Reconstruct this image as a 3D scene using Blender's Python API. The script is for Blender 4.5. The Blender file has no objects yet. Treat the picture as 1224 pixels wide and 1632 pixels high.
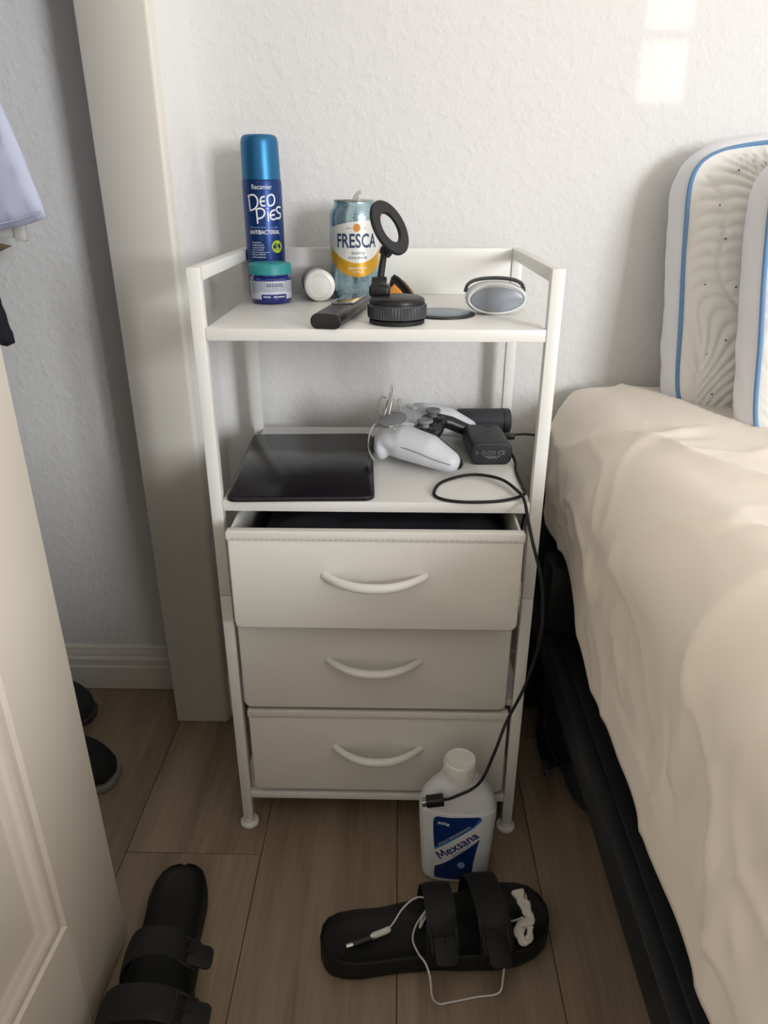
import bpy, bmesh, math, random
from mathutils import Vector, Matrix, noise
random.seed(7)
R = math.radians
PI = math.pi
SC = bpy.context.scene
C = SC.collection

# ------------------------------------------------------------------ camera
CAMP = Vector((0.0258, -0.7917, 0.8763))
PITCH, YAW, ROLL = 0.4208, -0.0201, 0.0010
cam_d = bpy.data.cameras.new('camera')
cam = bpy.data.objects.new('camera', cam_d)
C.objects.link(cam)
fw = Vector((math.sin(YAW) * math.cos(PITCH), math.cos(YAW) * math.cos(PITCH), -math.sin(PITCH)))
rt = Vector((math.cos(YAW), -math.sin(YAW), 0))
up = rt.cross(fw)
r2 = math.cos(ROLL) * rt + math.sin(ROLL) * up
u2 = -math.sin(ROLL) * rt + math.cos(ROLL) * up
cam.matrix_world = Matrix(((r2.x, u2.x, -fw.x, CAMP.x), (r2.y, u2.y, -fw.y, CAMP.y), (r2.z, u2.z, -fw.z, CAMP.z), (0, 0, 0, 1)))
cam_d.sensor_fit = 'HORIZONTAL'
cam_d.sensor_width = 36
cam_d.lens = 36 * 1146.7 / 1224
cam_d.clip_start = 0.02
SC.camera = cam

# ------------------------------------------------------------------ world, light, exposure
w = bpy.data.worlds.new('sky')
SC.world = w
w.use_nodes = True
bg = w.node_tree.nodes['Background']
bg.inputs[0].default_value = (0.62, 0.78, 1.0, 1)
bg.inputs[1].default_value = 1.0

WIN = dict(x0=1.95, x1=2.85, z0=0.80, z1=2.00, y=-3.20)      # window in the wall behind the camera
def area(name, loc, target, sx, sy, power, col, spread=180):
    d = bpy.data.lights.new(name, 'AREA')
    d.shape = 'RECTANGLE'; d.size = sx; d.size_y = sy
    d.energy = power; d.color = col; d.spread = R(spread)
    o = bpy.data.objects.new(name, d); C.objects.link(o)
    o.location = loc
    o.rotation_euler = (Vector(target) - Vector(loc)).to_track_quat('-Z', 'Y').to_euler()
    return o
area('window_daylight', (2.40, -3.17, 1.40), (2.40, 0, 1.40), 0.86, 1.16, 172, (0.925, 0.955, 1.0))
# the sun thrown back by a pane outside, shaped by an added mask
GL_A, GL_B = Vector((2.80, -4.00, 1.62)), Vector((0.3735, 0.336, 1.055))
gd = bpy.data.lights.new('sun_glint', 'SPOT')
gd.energy = 330; gd.color = (1, 0.97, 0.93); gd.spot_size = R(5); gd.spot_blend = 0; gd.shadow_soft_size = 0.0012
go = bpy.data.objects.new('sun_glint', gd); C.objects.link(go)
go.location = GL_A; go.rotation_euler = (GL_B - GL_A).to_track_quat('-Z', 'Y').to_euler()
SC.view_settings.view_transform = 'Standard'
SC.view_settings.look = 'None'
SC.view_settings.gamma = 1
SC.view_settings.use_curve_mapping = False
SC.view_settings.exposure = -0.61

# ------------------------------------------------------------------ helpers
def lin(h):
    h = h.lstrip('#')
    o = []
    for i in (0, 2, 4):
        v = int(h[i:i + 2], 16) / 255
        o.append(v / 12.92 if v <= 0.04045 else ((v + 0.055) / 1.055) ** 2.4)
    return (*o, 1)

def mat(name, colr, rough=0.5, metal=0.0, bump=None, var=None, alpha=None, trans=0.0, coat=0.0, sheen=0.0, sss=0.0, spec=None):
    """bump=(scale, strength, distance, detail); var=(scale, amount)"""
    m = bpy.data.materials.new(name)
    m.use_nodes = True
    nt = m.node_tree
    b = nt.nodes['Principled BSDF']
    b.inputs['Base Color'].default_value = lin(colr)
    b.inputs['Roughness'].default_value = rough
    b.inputs['Metallic'].default_value = metal
    b.inputs['Coat Weight'].default_value = coat
    b.inputs['Sheen Weight'].default_value = sheen
    b.inputs['Transmission Weight'].default_value = trans
    b.inputs['Subsurface Weight'].default_value = sss
    b.inputs['Subsurface Scale'].default_value = 0.01
    if spec is not None: b.inputs['Specular IOR Level'].default_value = spec
    if alpha is not None: b.inputs['Alpha'].default_value = alpha
    tc = nt.nodes.new('ShaderNodeTexCoord')
    if bump:
        n = nt.nodes.new('ShaderNodeTexNoise')
        n.inputs['Scale'].default_value = bump[0]
        n.inputs['Detail'].default_value = bump[3] if len(bump) > 3 else 3
        nt.links.new(tc.outputs['Object'], n.inputs['Vector'])
        bp = nt.nodes.new('ShaderNodeBump')
        bp.inputs['Strength'].default_value = bump[1]
        bp.inputs['Distance'].default_value = bump[2]
        nt.links.new(n.outputs['Fac'], bp.inputs['Height'])
        nt.links.new(bp.outputs['Normal'], b.inputs['Normal'])
    if var:
        n = nt.nodes.new('ShaderNodeTexNoise')
        n.inputs['Scale'].default_value = var[0]; n.inputs['Detail'].default_value = 4
        nt.links.new(tc.outputs['Object'], n.inputs['Vector'])
        mx = nt.nodes.new('ShaderNodeMix'); mx.data_type = 'RGBA'
        c = lin(colr); a = var[1]
        mx.inputs[6].default_value = (c[0] * (1 - a), c[1] * (1 - a), c[2] * (1 - a), 1)
        mx.inputs[7].default_value = (min(1, c[0] * (1 + a)), min(1, c[1] * (1 + a)), min(1, c[2] * (1 + a)), 1)
        nt.links.new(n.outputs['Fac'], mx.inputs[0])
        nt.links.new(mx.outputs[2], b.inputs['Base Color'])
    return m

def link_obj(name, me, m=None, parent=None, loc=None, rot=None):
    o = bpy.data.objects.new(name, me)
    C.objects.link(o)
    if me is not None and m is not None:
        me.materials.clear(); me.materials.append(m)
    if parent is not None: o.parent = parent
    if loc is not None: o.location = loc
    if rot is not None: o.rotation_euler = rot
    return o

def mesh(name, vs, fs, m, parent=None, smooth=40, loc=None, rot=None, fix=True):
    me = bpy.data.meshes.new(name)
    me.from_pydata([tuple(v) for v in vs], [], fs)
    if fix:
        bm = bmesh.new(); bm.from_mesh(me)
        bmesh.ops.recalc_face_normals(bm, faces=bm.faces)
        bm.to_mesh(me); bm.free()
    if smooth:
        me.polygons.foreach_set('use_smooth', [True] * len(me.polygons))
        if smooth < 179: me.set_sharp_from_angle(angle=R(smooth))
    return link_obj(name, me, m, parent, loc, rot)

def bm_obj(name, bm, m, parent=None, smooth=40, loc=None, rot=None):
    me = bpy.data.meshes.new(name)
    bm.to_mesh(me); bm.free()
    if smooth:
        me.polygons.foreach_set('use_smooth', [True] * len(me.polygons))
        if smooth < 179: me.set_sharp_from_angle(angle=R(smooth))
    return link_obj(name, me, m, parent, loc, rot)

def box(name, x0, x1, y0, y1, z0, z1, m, parent=None, bev=0.0, seg=2, loc=None, rot=None):
    bm = bmesh.new()
    bmesh.ops.create_cube(bm, size=1)
    for v in bm.verts:
        v.co = Vector(((x0 + x1) / 2 + v.co.x * (x1 - x0), (y0 + y1) / 2 + v.co.y * (y1 - y0), (z0 + z1) / 2 + v.co.z * (z1 - z0)))
    if bev: bmesh.ops.bevel(bm, geom=bm.edges[:], offset=bev, segments=seg, profile=0.5, affect='EDGES')
    return bm_obj(name, bm, m, parent, 40 if bev else 0, loc, rot)

def prism(name, pts, d0, d1, m, parent=None, bev=0.0, seg=2, axis='z', loc=None, rot=None, smooth=40):
    """extrude a 2D outline; axis z: (x,y)->z ; axis y: (x,z)->y"""
    bm = bmesh.new()
    def P(p, d): return (p[0], p[1], d) if axis == 'z' else ((p[0], d, p[1]) if axis == 'y' else (d, p[0], p[1]))
    a = [bm.verts.new(P(p, d0)) for p in pts]; b = [bm.verts.new(P(p, d1)) for p in pts]
    fa = bm.faces.new(a); fb = bm.faces.new(b[::-1])
    n = len(pts)
    for i in range(n): bm.faces.new((a[i], b[i], b[(i + 1) % n], a[(i + 1) % n]))
    bmesh.ops.recalc_face_normals(bm, faces=bm.faces)
    if bev:
        es = [e for e in bm.edges if (e.verts[0] in a and e.verts[1] in a) or (e.verts[0] in b and e.verts[1] in b)]
        bmesh.ops.bevel(bm, geom=es, offset=bev, segments=seg, profile=0.5, affect='EDGES')
    return bm_obj(name, bm, m, parent, smooth, loc, rot)

def rrect(w, h, r, n=6, cx=0, cy=0):
    pts = []
    for (sx, sy, a0) in ((1, 1, 0), (-1, 1, 90), (-1, -1, 180), (1, -1, 270)):
        for i in range(n + 1):
            a = R(a0 + 90 * i / n)
            pts.append((cx + sx * (w / 2 - r) + r * math.cos(a), cy + sy * (h / 2 - r) + r * math.sin(a)))
    return pts

def lathe(name, prof, m, parent=None, seg=48, smooth=40, loc=None, rot=None, sx=1, sy=1):
    vs, fs = [], []
    k = len(prof)
    for i in range(seg):
        a = 2 * PI * i / seg
        for (r, z) in prof: vs.append((sx * r * math.cos(a), sy * r * math.sin(a), z))
    for i in range(seg):
        j = (i + 1) % seg
        for q in range(k - 1): fs.append((i * k + q, j * k + q, j * k + q + 1, i * k + q + 1))
    bm = bmesh.new()
    V = [bm.verts.new(v) for v in vs]
    for f in fs: bm.faces.new([V[i] for i in f])
    if prof[0][0] > 1e-6: bm.faces.new([V[i * k] for i in range(seg)][::-1])
    if prof[-1][0] > 1e-6: bm.faces.new([V[i * k + k - 1] for i in range(seg)])
    bmesh.ops.remove_doubles(bm, verts=bm.verts, dist=1e-6)
    bmesh.ops.recalc_face_normals(bm, faces=bm.faces)
    return bm_obj(name, bm, m, parent, smooth, loc, rot)

def spline(pts, n=8, closed=False):
    P = [Vector(p) for p in pts]
    out = []
    N = len(P)
    rng = range(N) if closed else range(N - 1)
    for i in rng:
        if closed: p0, p1, p2, p3 = P[i - 1], P[i], P[(i + 1) % N], P[(i + 2) % N]
        else: p0, p1, p2, p3 = P[max(i - 1, 0)], P[i], P[i + 1], P[min(i + 2, N - 1)]
        for k in range(n):
            t = k / n
            out.append(0.5 * ((2 * p1) + (-p0 + p2) * t + (2 * p0 - 5 * p1 + 4 * p2 - p3) * t * t + (-p0 + 3 * p1 - 3 * p2 + p3) * t ** 3))
    if not closed: out.append(P[-1])
    return out

def tube_data(pts, rad, seg=8, closed=False, flat=None):
    """rad: number or function of t; flat=(sideways scale, up scale) with fixed up vector"""
    n = len(pts)
    vs, fs = [], []
    prev = None
    for i, p in enumerate(pts):
        if closed: t = (pts[(i + 1) % n] - pts[i - 1])
        else: t = pts[min(i + 1, n - 1)] - pts[max(i - 1, 0)]
        t = t.normalized() if t.length > 1e-9 else Vector((1, 0, 0))
        if prev is None:
            a = Vector((0, 0, 1)) if abs(t.z) < 0.9 else Vector((1, 0, 0))
            nrm = (a - t * a.dot(t)).normalized()
        else:
            nrm = prev - t * prev.dot(t)
            nrm = nrm.normalized() if nrm.length > 1e-6 else prev
        prev = nrm
        b = t.cross(nrm)
        r = rad(i / (n - 1)) if callable(rad) else rad
        for k in range(seg):
            a = 2 * PI * k / seg
            f = flat or (1, 1)
            vs.append(p + nrm * (r * f[1] * math.sin(a)) + b * (r * f[0] * math.cos(a)))
    for i in range(n if closed else n - 1):
        j = (i + 1) % n
        for k in range(seg):
            l = (k + 1) % seg
            fs.append((i * seg + k, i * seg + l, j * seg + l, j * seg + k))
    if not closed:
        fs.append(tuple(range(seg))[::-1]); fs.append(tuple((n - 1) * seg + k for k in range(seg)))
    return vs, fs

def tube(name, pts, rad, m, parent=None, seg=8, closed=False, n=8, flat=None, loc=None, rot=None):
    P = spline(pts, n, closed) if n > 1 else [Vector(p) for p in pts]
    vs, fs = tube_data(P, rad, seg, closed, flat)
    return mesh(name, vs, fs, m, parent, 60, loc, rot)

def join_data(parts):
    V, F = [], []
    for vs, fs in parts:
        o = len(V); V += list(vs); F += [tuple(i + o for i in f) for f in fs]
    return V, F

def blob(name, shapes, voxel, m, parent=None, smooth=6, cut=None, loc=None, rot=None):
    """ellipsoids / capsules fused into one continuous skin"""
    bm = bmesh.new()
    for s in shapes:
        if s[0] == 'e':
            _, c, rad, rotm = s
            mt = Matrix.Translation(c) @ rotm.to_4x4() @ Matrix.Diagonal((*rad, 1))
            bmesh.ops.create_uvsphere(bm, u_segments=28, v_segments=18, radius=1, matrix=mt)
        elif s[0] == 'c':
            _, pts, rads = s
            P = [Vector(p) for p in pts]
            for i in range(len(P) - 1):
                steps = max(2, int((P[i + 1] - P[i]).length / (min(rads) * 0.3)))
                for k in range(steps + 1):
                    t = k / steps
                    c = P[i].lerp(P[i + 1], t); r = rads[i] * (1 - t) + rads[i + 1] * t
                    bmesh.ops.create_uvsphere(bm, u_segments=20, v_segments=12, radius=r, matrix=Matrix.Translation(c))
        elif s[0] == 'b':
            _, c, half, rotm, bev = s
            b2 = bmesh.new(); bmesh.ops.create_cube(b2, size=2)
            for v in b2.verts: v.co = Vector((v.co.x * half[0], v.co.y * half[1], v.co.z * half[2]))
            bmesh.ops.bevel(b2, geom=b2.edges[:], offset=bev, segments=3, affect='EDGES')
            b2.transform(Matrix.Translation(c) @ rotm.to_4x4())
            tm = bpy.data.meshes.new('t'); b2.to_mesh(tm); b2.free(); bm.from_mesh(tm); bpy.data.meshes.remove(tm)
    me = bpy.data.meshes.new('tmp'); bm.to_mesh(me); bm.free()
    o = bpy.data.objects.new('tmp', me); C.objects.link(o)
    md = o.modifiers.new('r', 'REMESH'); md.mode = 'VOXEL'; md.voxel_size = voxel
    ms = o.modifiers.new('s', 'SMOOTH'); ms.iterations = smooth; ms.factor = 0.5
    dg = bpy.context.evaluated_depsgraph_get()
    me2 = bpy.data.meshes.new_from_object(o.evaluated_get(dg))
    bpy.data.objects.remove(o); bpy.data.meshes.remove(me)
    me2.name = name
    me2.polygons.foreach_set('use_smooth', [True] * len(me2.polygons))
    return link_obj(name, me2, m, parent, loc, rot)

I3 = Matrix.Identity(3)
def rz(a): return Matrix.Rotation(a, 3, 'Z')
def ry(a): return Matrix.Rotation(a, 3, 'Y')
def rx(a): return Matrix.Rotation(a, 3, 'X')

def tag(o, label=None, cat=None, group=None, kind=None):
    if label: o['label'] = label
    if cat: o['category'] = cat
    if group: o['group'] = group
    if kind: o['kind'] = kind
    return o
def thing(name, label, cat, loc=(0, 0, 0), rot=(0, 0, 0), group=None):
    o = bpy.data.objects.new(name, None); C.objects.link(o)
    o.location = loc; o.rotation_euler = rot; o.empty_display_size = 0.02
    return tag(o, label, cat, group)

def text_data(body, w=None, h=None, cx=0.0, cy=0.0, bold=0.0, shear=0.0):
    """flat glyph mesh fitted to a w x h box centred on (cx, cy) -> verts2d, faces"""
    cu = bpy.data.curves.new('t', 'FONT'); cu.body = body; cu.align_x = 'CENTER'; cu.offset = bold; cu.shear = shear; cu.resolution_u = 3
    o = bpy.data.objects.new('t', cu); C.objects.link(o)
    dg = bpy.context.evaluated_depsgraph_get(); dg.update()
    me = bpy.data.meshes.new_from_object(o.evaluated_get(dg))
    v = [(p.co.x, p.co.y) for p in me.vertices]; f = [tuple(p.vertices) for p in me.polygons]
    bpy.data.objects.remove(o); bpy.data.curves.remove(cu); bpy.data.meshes.remove(me)
    x0, x1 = min(p[0] for p in v), max(p[0] for p in v); y0, y1 = min(p[1] for p in v), max(p[1] for p in v)
    if h is None: h = w * (y1 - y0) / (x1 - x0)
    if w is None: w = h * (x1 - x0) / (y1 - y0)
    return [(cx + ((p[0] - x0) / (x1 - x0) - 0.5) * w, cy + ((p[1] - y0) / (y1 - y0) - 0.5) * h) for p in v], f

def cylmap(r, eps=0.0002):
    """(arc length, height) on a cylinder whose front faces -y"""
    return lambda u, v: ((r + eps) * math.sin(u / r), -(r + eps) * math.cos(u / r), v)
def flat_text(name, body, m, parent, mapf, w=None, h=None, cx=0, cy=0, bold=0.0, shear=0.0, ang=0.0):
    v, f = text_data(body, w, h, 0, 0, bold, shear)
    ca, sa = math.cos(ang), math.sin(ang)
    v = [(cx + p[0] * ca - p[1] * sa, cy + p[0] * sa + p[1] * ca) for p in v]
    bm = bmesh.new()                                  # fine enough to follow a curved surface
    vv = [bm.verts.new((p[0], p[1], 0)) for p in v]
    for q in f:
        try: bm.faces.new([vv[i] for i in q])
        except ValueError: pass
    bmesh.ops.triangulate(bm, faces=bm.faces[:])
    for _ in range(4):
        es = [e for e in bm.edges if e.calc_length() > 0.0022]
        if not es: break
        bmesh.ops.subdivide_edges(bm, edges=es, cuts=1); bmesh.ops.triangulate(bm, faces=[q for q in bm.faces if len(q.verts) > 3])
    bm.verts.index_update()
    v = [(q.co.x, q.co.y) for q in bm.verts]; f = [tuple(i.index for i in q.verts) for q in bm.faces]
    bm.free()
    return mesh(name, [mapf(*p) for p in v], f, m, parent, 0, fix=False)
def strip(name, u0, u1, lo, hi, m, parent, mapf, nu=32, nv=4):
    vs, fs = [], []
    for i in range(nu + 1):
        u = u0 + (u1 - u0) * i / nu
        a, b = (lo(u) if callable(lo) else lo), (hi(u) if callable(hi) else hi)
        for j in range(nv + 1): vs.append(mapf(u, a + (b - a) * j / nv))
    for i in range(nu):
        for j in range(nv):
            k = i * (nv + 1) + j
            fs.append((k, k + nv + 1, k + nv + 2, k + 1))
    return mesh(name, vs, fs, m, parent, 179, fix=False)
def disc_patch(name, cu_, cv, r, m, parent, mapf, n=32, ry_=None):
    vs = [mapf(cu_, cv)] + [mapf(cu_ + r * math.cos(2 * PI * i / n), cv + (ry_ or r) * math.sin(2 * PI * i / n)) for i in range(n)]
    return mesh(name, vs, [(0, 1 + i, 1 + (i + 1) % n) for i in range(n)], m, parent, 179, fix=False)
def strokes(name, lines, wid, m, parent, mapf):
    """hand-lettering: flat ribbons with round ends laid on a surface"""
    V, F = [], []
    for ln in lines:
        P = [(p.x, p.y) for p in spline([(a, b, 0) for a, b in ln], 8)]
        n = len(P); base = len(V)
        for i, p in enumerate(P):
            q0, q1 = P[max(i - 1, 0)], P[min(i + 1, n - 1)]
            tx, ty = q1[0] - q0[0], q1[1] - q0[1]; L = math.hypot(tx, ty) or 1
            nx, ny = -ty / L * wid, tx / L * wid
            V += [mapf(p[0] + nx, p[1] + ny), mapf(p[0] - nx, p[1] - ny)]
        for i in range(n - 1): F.append((base + 2 * i, base + 2 * i + 1, base + 2 * i + 3, base + 2 * i + 2))
        for e in (P[0], P[-1]):
            b = len(V); V.append(mapf(*e)); V += [mapf(e[0] + wid * math.cos(k * PI / 6), e[1] + wid * math.sin(k * PI / 6)) for k in range(12)]
            F += [(b, b + 1 + k, b + 1 + (k + 1) % 12) for k in range(12)]
    return mesh(name, V, F, m, parent, 179, fix=False)

# ------------------------------------------------------------------ materials
def wall_mat():
    m = mat('wall paint', '#e8e7e5', 0.85)
    nt = m.node_tree; b = nt.nodes['Principled BSDF']
    tc = nt.nodes.new('ShaderNodeTexCoord')
    n1 = nt.nodes.new('ShaderNodeTexNoise'); n1.inputs['Scale'].default_value = 62; n1.inputs['Detail'].default_value = 4; n1.inputs['Roughness'].default_value = 0.55
    n2 = nt.nodes.new('ShaderNodeTexNoise'); n2.inputs['Scale'].default_value = 240; n2.inputs['Detail'].default_value = 2
    mp = nt.nodes.new('ShaderNodeMapRange'); mp.inputs[1].default_value = 0.46; mp.inputs[2].default_value = 0.66
    ad = nt.nodes.new('ShaderNodeMath'); ad.operation = 'MULTIPLY_ADD'; ad.inputs[1].default_value = 0.25
    bp = nt.nodes.new('ShaderNodeBump'); bp.inputs['Strength'].default_value = 0.32; bp.inputs['Distance'].default_value = 0.0017
    nt.links.new(tc.outputs['Object'], n1.inputs['Vector']); nt.links.new(tc.outputs['Object'], n2.inputs['Vector'])
    nt.links.new(n1.outputs['Fac'], mp.inputs[0]); nt.links.new(n2.outputs['Fac'], ad.inputs[0]); nt.links.new(mp.outputs[0], ad.inputs[2])
    nt.links.new(ad.outputs[0], bp.inputs['Height']); nt.links.new(bp.outputs['Normal'], b.inputs['Normal'])
    return m
def wood_mat():
    m = mat('oak laminate', '#a48b6c', 0.5)
    nt = m.node_tree; b = nt.nodes['Principled BSDF']
    tc = nt.nodes.new('ShaderNodeTexCoord'); oi = nt.nodes.new('ShaderNodeObjectInfo')
    mp = nt.nodes.new('ShaderNodeMapping'); mp.inputs['Scale'].default_value = (1, 0.07, 1)
    ad = nt.nodes.new('ShaderNodeVectorMath'); ad.operation = 'ADD'
    sc = nt.nodes.new('ShaderNodeMath'); sc.operation = 'MULTIPLY'; sc.inputs[1].default_value = 37
    nt.links.new(oi.outputs['Random'], sc.inputs[0]); nt.links.new(tc.outputs['Object'], mp.inputs['Vector'])
    nt.links.new(mp.outputs[0], ad.inputs[0]); nt.links.new(sc.outputs[0], ad.inputs[1])
    n1 = nt.nodes.new('ShaderNodeTexNoise'); n1.inputs['Scale'].default_value = 26; n1.inputs['Detail'].default_value = 6; n1.inputs['Distortion'].default_value = 0.7
    n2 = nt.nodes.new('ShaderNodeTexNoise'); n2.inputs['Scale'].default_value = 190; n2.inputs['Detail'].default_value = 3
    nt.links.new(ad.outputs[0], n1.inputs['Vector']); nt.links.new(ad.outputs[0], n2.inputs['Vector'])
    mx = nt.nodes.new('ShaderNodeMath'); mx.operation = 'MULTIPLY_ADD'; mx.inputs[1].default_value = 0.45
    nt.links.new(n2.outputs['Fac'], mx.inputs[0]); nt.links.new(n1.outputs['Fac'], mx.inputs[2])
    cr = nt.nodes.new('ShaderNodeValToRGB')
    cr.color_ramp.elements[0].position = 0.45; cr.color_ramp.elements[0].color = lin('#7a6854')
    cr.color_ramp.elements[1].position = 0.95; cr.color_ramp.elements[1].color = lin('#a08d76')
    nt.links.new(mx.outputs[0], cr.inputs[0])
    hs = nt.nodes.new('ShaderNodeHueSaturation')
    mr = nt.nodes.new('ShaderNodeMapRange'); mr.inputs[3].default_value = 0.9; mr.inputs[4].default_value = 1.08
    nt.links.new(oi.outputs['Random'], mr.inputs[0]); nt.links.new(mr.outputs[0], hs.inputs['Value'])
    nt.links.new(cr.outputs[0], hs.inputs['Color']); nt.links.new(hs.outputs[0], b.inputs['Base Color'])
    bp = nt.nodes.new('ShaderNodeBump'); bp.inputs['Strength'].default_value = 0.12; bp.inputs['Distance'].default_value = 0.001
    nt.links.new(mx.outputs[0], bp.inputs['Height']); nt.links.new(bp.outputs['Normal'], b.inputs['Normal'])
    return m
WALL = wall_mat()
WOOD = wood_mat()
TRIM = mat('trim paint', '#e6e2d8', 0.45, bump=(30, 0.1, 0.001))
CEIL = mat('ceiling paint', '#ece8e0', 0.9)
TAUPE = mat('taupe wall paint', '#bfb8ad', 0.9)
DOORP = mat('door paint', '#e8dfd2', 0.42, bump=(260, 0.04, 0.0006))
WHITE = mat('white powder coat', '#efeeea', 0.38, bump=(500, 0.03, 0.0003))
LAMW = mat('white laminate', '#eeede9', 0.33)
FABW = mat('white faux leather', '#e6e3dc', 0.55, bump=(420, 0.12, 0.0004))
PLW = mat('white plastic', '#eceae5', 0.35)
THREAD = mat('white thread', '#c6c0b4', 0.8)
GAPD = mat('dark under floor', '#3b2f24', 0.9)
BLK = mat('black plastic', '#141416', 0.42)
BLKM = mat('black matte plastic', '#1c1c1f', 0.6)
DGREY = mat('dark grey plastic', '#3a3b3f', 0.45)
RUB = mat('black rubber', '#0f0f10', 0.65)
EVA = mat('black foam rubber', '#070707', 0.68, bump=(300, 0.12, 0.0005))
STRAPM = mat('black strap', '#08080a', 0.68, bump=(160, 0.15, 0.0006))
STEEL = mat('black steel', '#1b1c1f', 0.5, bump=(200, 0.1, 0.0004))
SILV = mat('silver metal', '#c9c9c6', 0.28, 1.0)
SHEET = mat('cream sheet', '#f6ebdc', 0.8, bump=(900, 0.08, 0.0003), sheen=0.2)
MATT = mat('mattress ticking', '#d9d6cf', 0.9)

# ------------------------------------------------------------------ room shell
YW = 0.336        # face of the back wall
X0, X1, Y0, ZC = -1.15, 3.30, -3.20, 2.50
def S(o): return tag(o, kind='structure')
S(box('wall_back', X0 - 0.1, X1 + 0.1, YW, YW + 0.1, -0.05, ZC, WALL))
S(box('wall_right', X1, X1 + 0.1, Y0 - 0.1, YW, -0.05, ZC, TAUPE))
S(box('ceiling', X0 - 0.1, X1 + 0.1, Y0 - 0.1, YW + 0.1, ZC, ZC + 0.1, CEIL))
wf = []
for (a, b, c, d) in ((X0 - 0.1, WIN['x0'], -0.05, ZC), (WIN['x1'], X1 + 0.1, -0.05, ZC), (WIN['x0'], WIN['x1'], -0.05, WIN['z0']), (WIN['x0'], WIN['x1'], WIN['z1'], ZC)):
    bm = bmesh.new(); bmesh.ops.create_cube(bm, size=1)
    wf.append(([((a + b) / 2 + v.co.x * (b - a), Y0 - 0.05 + v.co.y * 0.1, (c + d) / 2 + v.co.z * (d - c)) for v in bm.verts], [tuple(v.index for v in f.verts) for f in bm.faces])); bm.free()
S(mesh('wall_front', *join_data(wf), TAUPE, None, 0))
# window frame behind the camera
win = thing('window_1', None, None, (0, 0, 0)); S(win)
for (a, b, c, d) in ((WIN['x0'], WIN['x0'] + 0.04, WIN['z0'], WIN['z1']), (WIN['x1'] - 0.04, WIN['x1'], WIN['z0'], WIN['z1']),
                     (WIN['x0'] + 0.04, WIN['x1'] - 0.04, WIN['z0'], WIN['z0'] + 0.04), (WIN['x0'] + 0.04, WIN['x1'] - 0.04, WIN['z1'] - 0.04, WIN['z1'])):
    box('window_frame', a, b, Y0 - 0.09, Y0 - 0.04, c, d, TRIM, win, 0.004)
YB = Y0 - 0.065
def on_mask(p):
    t = (YB - GL_A.y) / (p[1] - GL_A.y); return GL_A.x + (p[0] - GL_A.x) * t, GL_A.z + (p[2] - GL_A.z) * t
sx0, sz0 = on_mask((0.338, YW, 0.984)); sx1, sz1 = on_mask((0.412, YW, 1.058)); _, sz2 = on_mask((0.412, YW, 1.068)); _, sz3 = on_mask((0.412, YW, 1.16))
GLMASK = mat('glint mask', '#d8d4ca', 0.9)  # unseen panels added in the window; their slot cuts the glint's patch
for (a, b, c, d) in ((WIN['x0'], sx0, WIN['z0'], WIN['z1']), (sx1, WIN['x1'], WIN['z0'], WIN['z1']), (sx0, sx1, WIN['z0'], sz0), (sx0, sx1, sz1, sz2), (sx0, sx1, sz3, WIN['z1'])):
    box('glint_mask', a, b, YB - 0.002, YB + 0.002, c, d, GLMASK, win)
# closet side walls and the stub of wall beside the nightstand
S(box('wall_closet_side', X0 - 0.1, X0, Y0 - 0.1, YW, -0.05, ZC, WALL))
S(prism('wall_left', [(-0.364, YW), (-0.364, 0.238), (-0.281, 0.238), (-0.2745, 0.246), (-0.2565, YW)], -0.02, ZC, WALL, None, 0, smooth=50))
S(box('wall_left_near', -0.364, -0.281, Y0, -0.96, -0.02, ZC, WALL))
S(box('wall_closet_header', -0.364, -0.281, -0.96, 0.238, 2.06, ZC, WALL))
jb = [(-0.367, 0.240), (-0.367, 0.2335), (-0.3655, 0.232), (-0.283, 0.232), (-0.2795, 0.2325), (-0.2755, 0.236), (-0.2735, 0.243), (-0.277, 0.247), (-0.281, 0.240)]
S(prism('trim_1', jb, 0.0015, ZC - 0.01, TRIM, None, 0, smooth=50))
# baseboards with stepped profile
def baseboard(name, x0, x1, y):
    pr = [(y, 0.001), (y - 0.014, 0.001), (y - 0.014, 0.050), (y - 0.012, 0.0525), (y - 0.012, 0.066), (y - 0.0085, 0.072), (y - 0.0085, 0.079), (y - 0.006, 0.084), (y - 0.006, 0.089), (y - 0.003, 0.092), (y, 0.092)]
    return S(prism(name, pr, x0, x1, TRIM, None, 0, axis='x', smooth=30))
baseboard('baseboard_closet', X0, -0.364, YW)
baseboard('baseboard_back', -0.256, X1, YW)
bs = prism('baseboard_left', [(-0.2745, 0.2485), (-0.268, 0.2485), (-0.2525, 0.321), (-0.262, 0.321)], 0.001, 0.09, TRIM, None, 0.001); S(bs)

# floor: recessed base and single planks
fl = thing('floor', None, None, (0, 0, 0)); S(fl)
box('subfloor', X0, X1, Y0, YW, -0.05, -0.0030, GAPD, fl)
PW = 0.1967
k0 = int(math.floor((X0 - 0.0305) / PW)); k = k0
while 0.0305 + k * PW < X1:
    a, b = max(X0, 0.0305 + k * PW), min(X1, 0.0305 + (k + 1) * PW)
    y = YW - 0.002 if False else YW
    j0 = -0.0485 if k == -2 else (-0.0485 + random.choice((-0.72, -0.45, -0.95, -0.60, 0.62)))
    cuts = [YW] + [q for q in (j0 + 2.4, j0 + 1.2, j0, j0 - 1.2, j0 - 2.4) if Y0 < q < YW] + [Y0]
    for q in range(len(cuts) - 1):
        o = box('plank', -(b - a) / 2 + 0.0004, (b - a) / 2 - 0.0004, -(cuts[q] - cuts[q + 1]) / 2 + 0.0004, (cuts[q] - cuts[q + 1]) / 2 - 0.0004, -0.006, 0.0, WOOD, fl, 0.0006, 1)
        o.location = ((a + b) / 2, (cuts[q] + cuts[q + 1]) / 2, 0)
    k += 1

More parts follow.
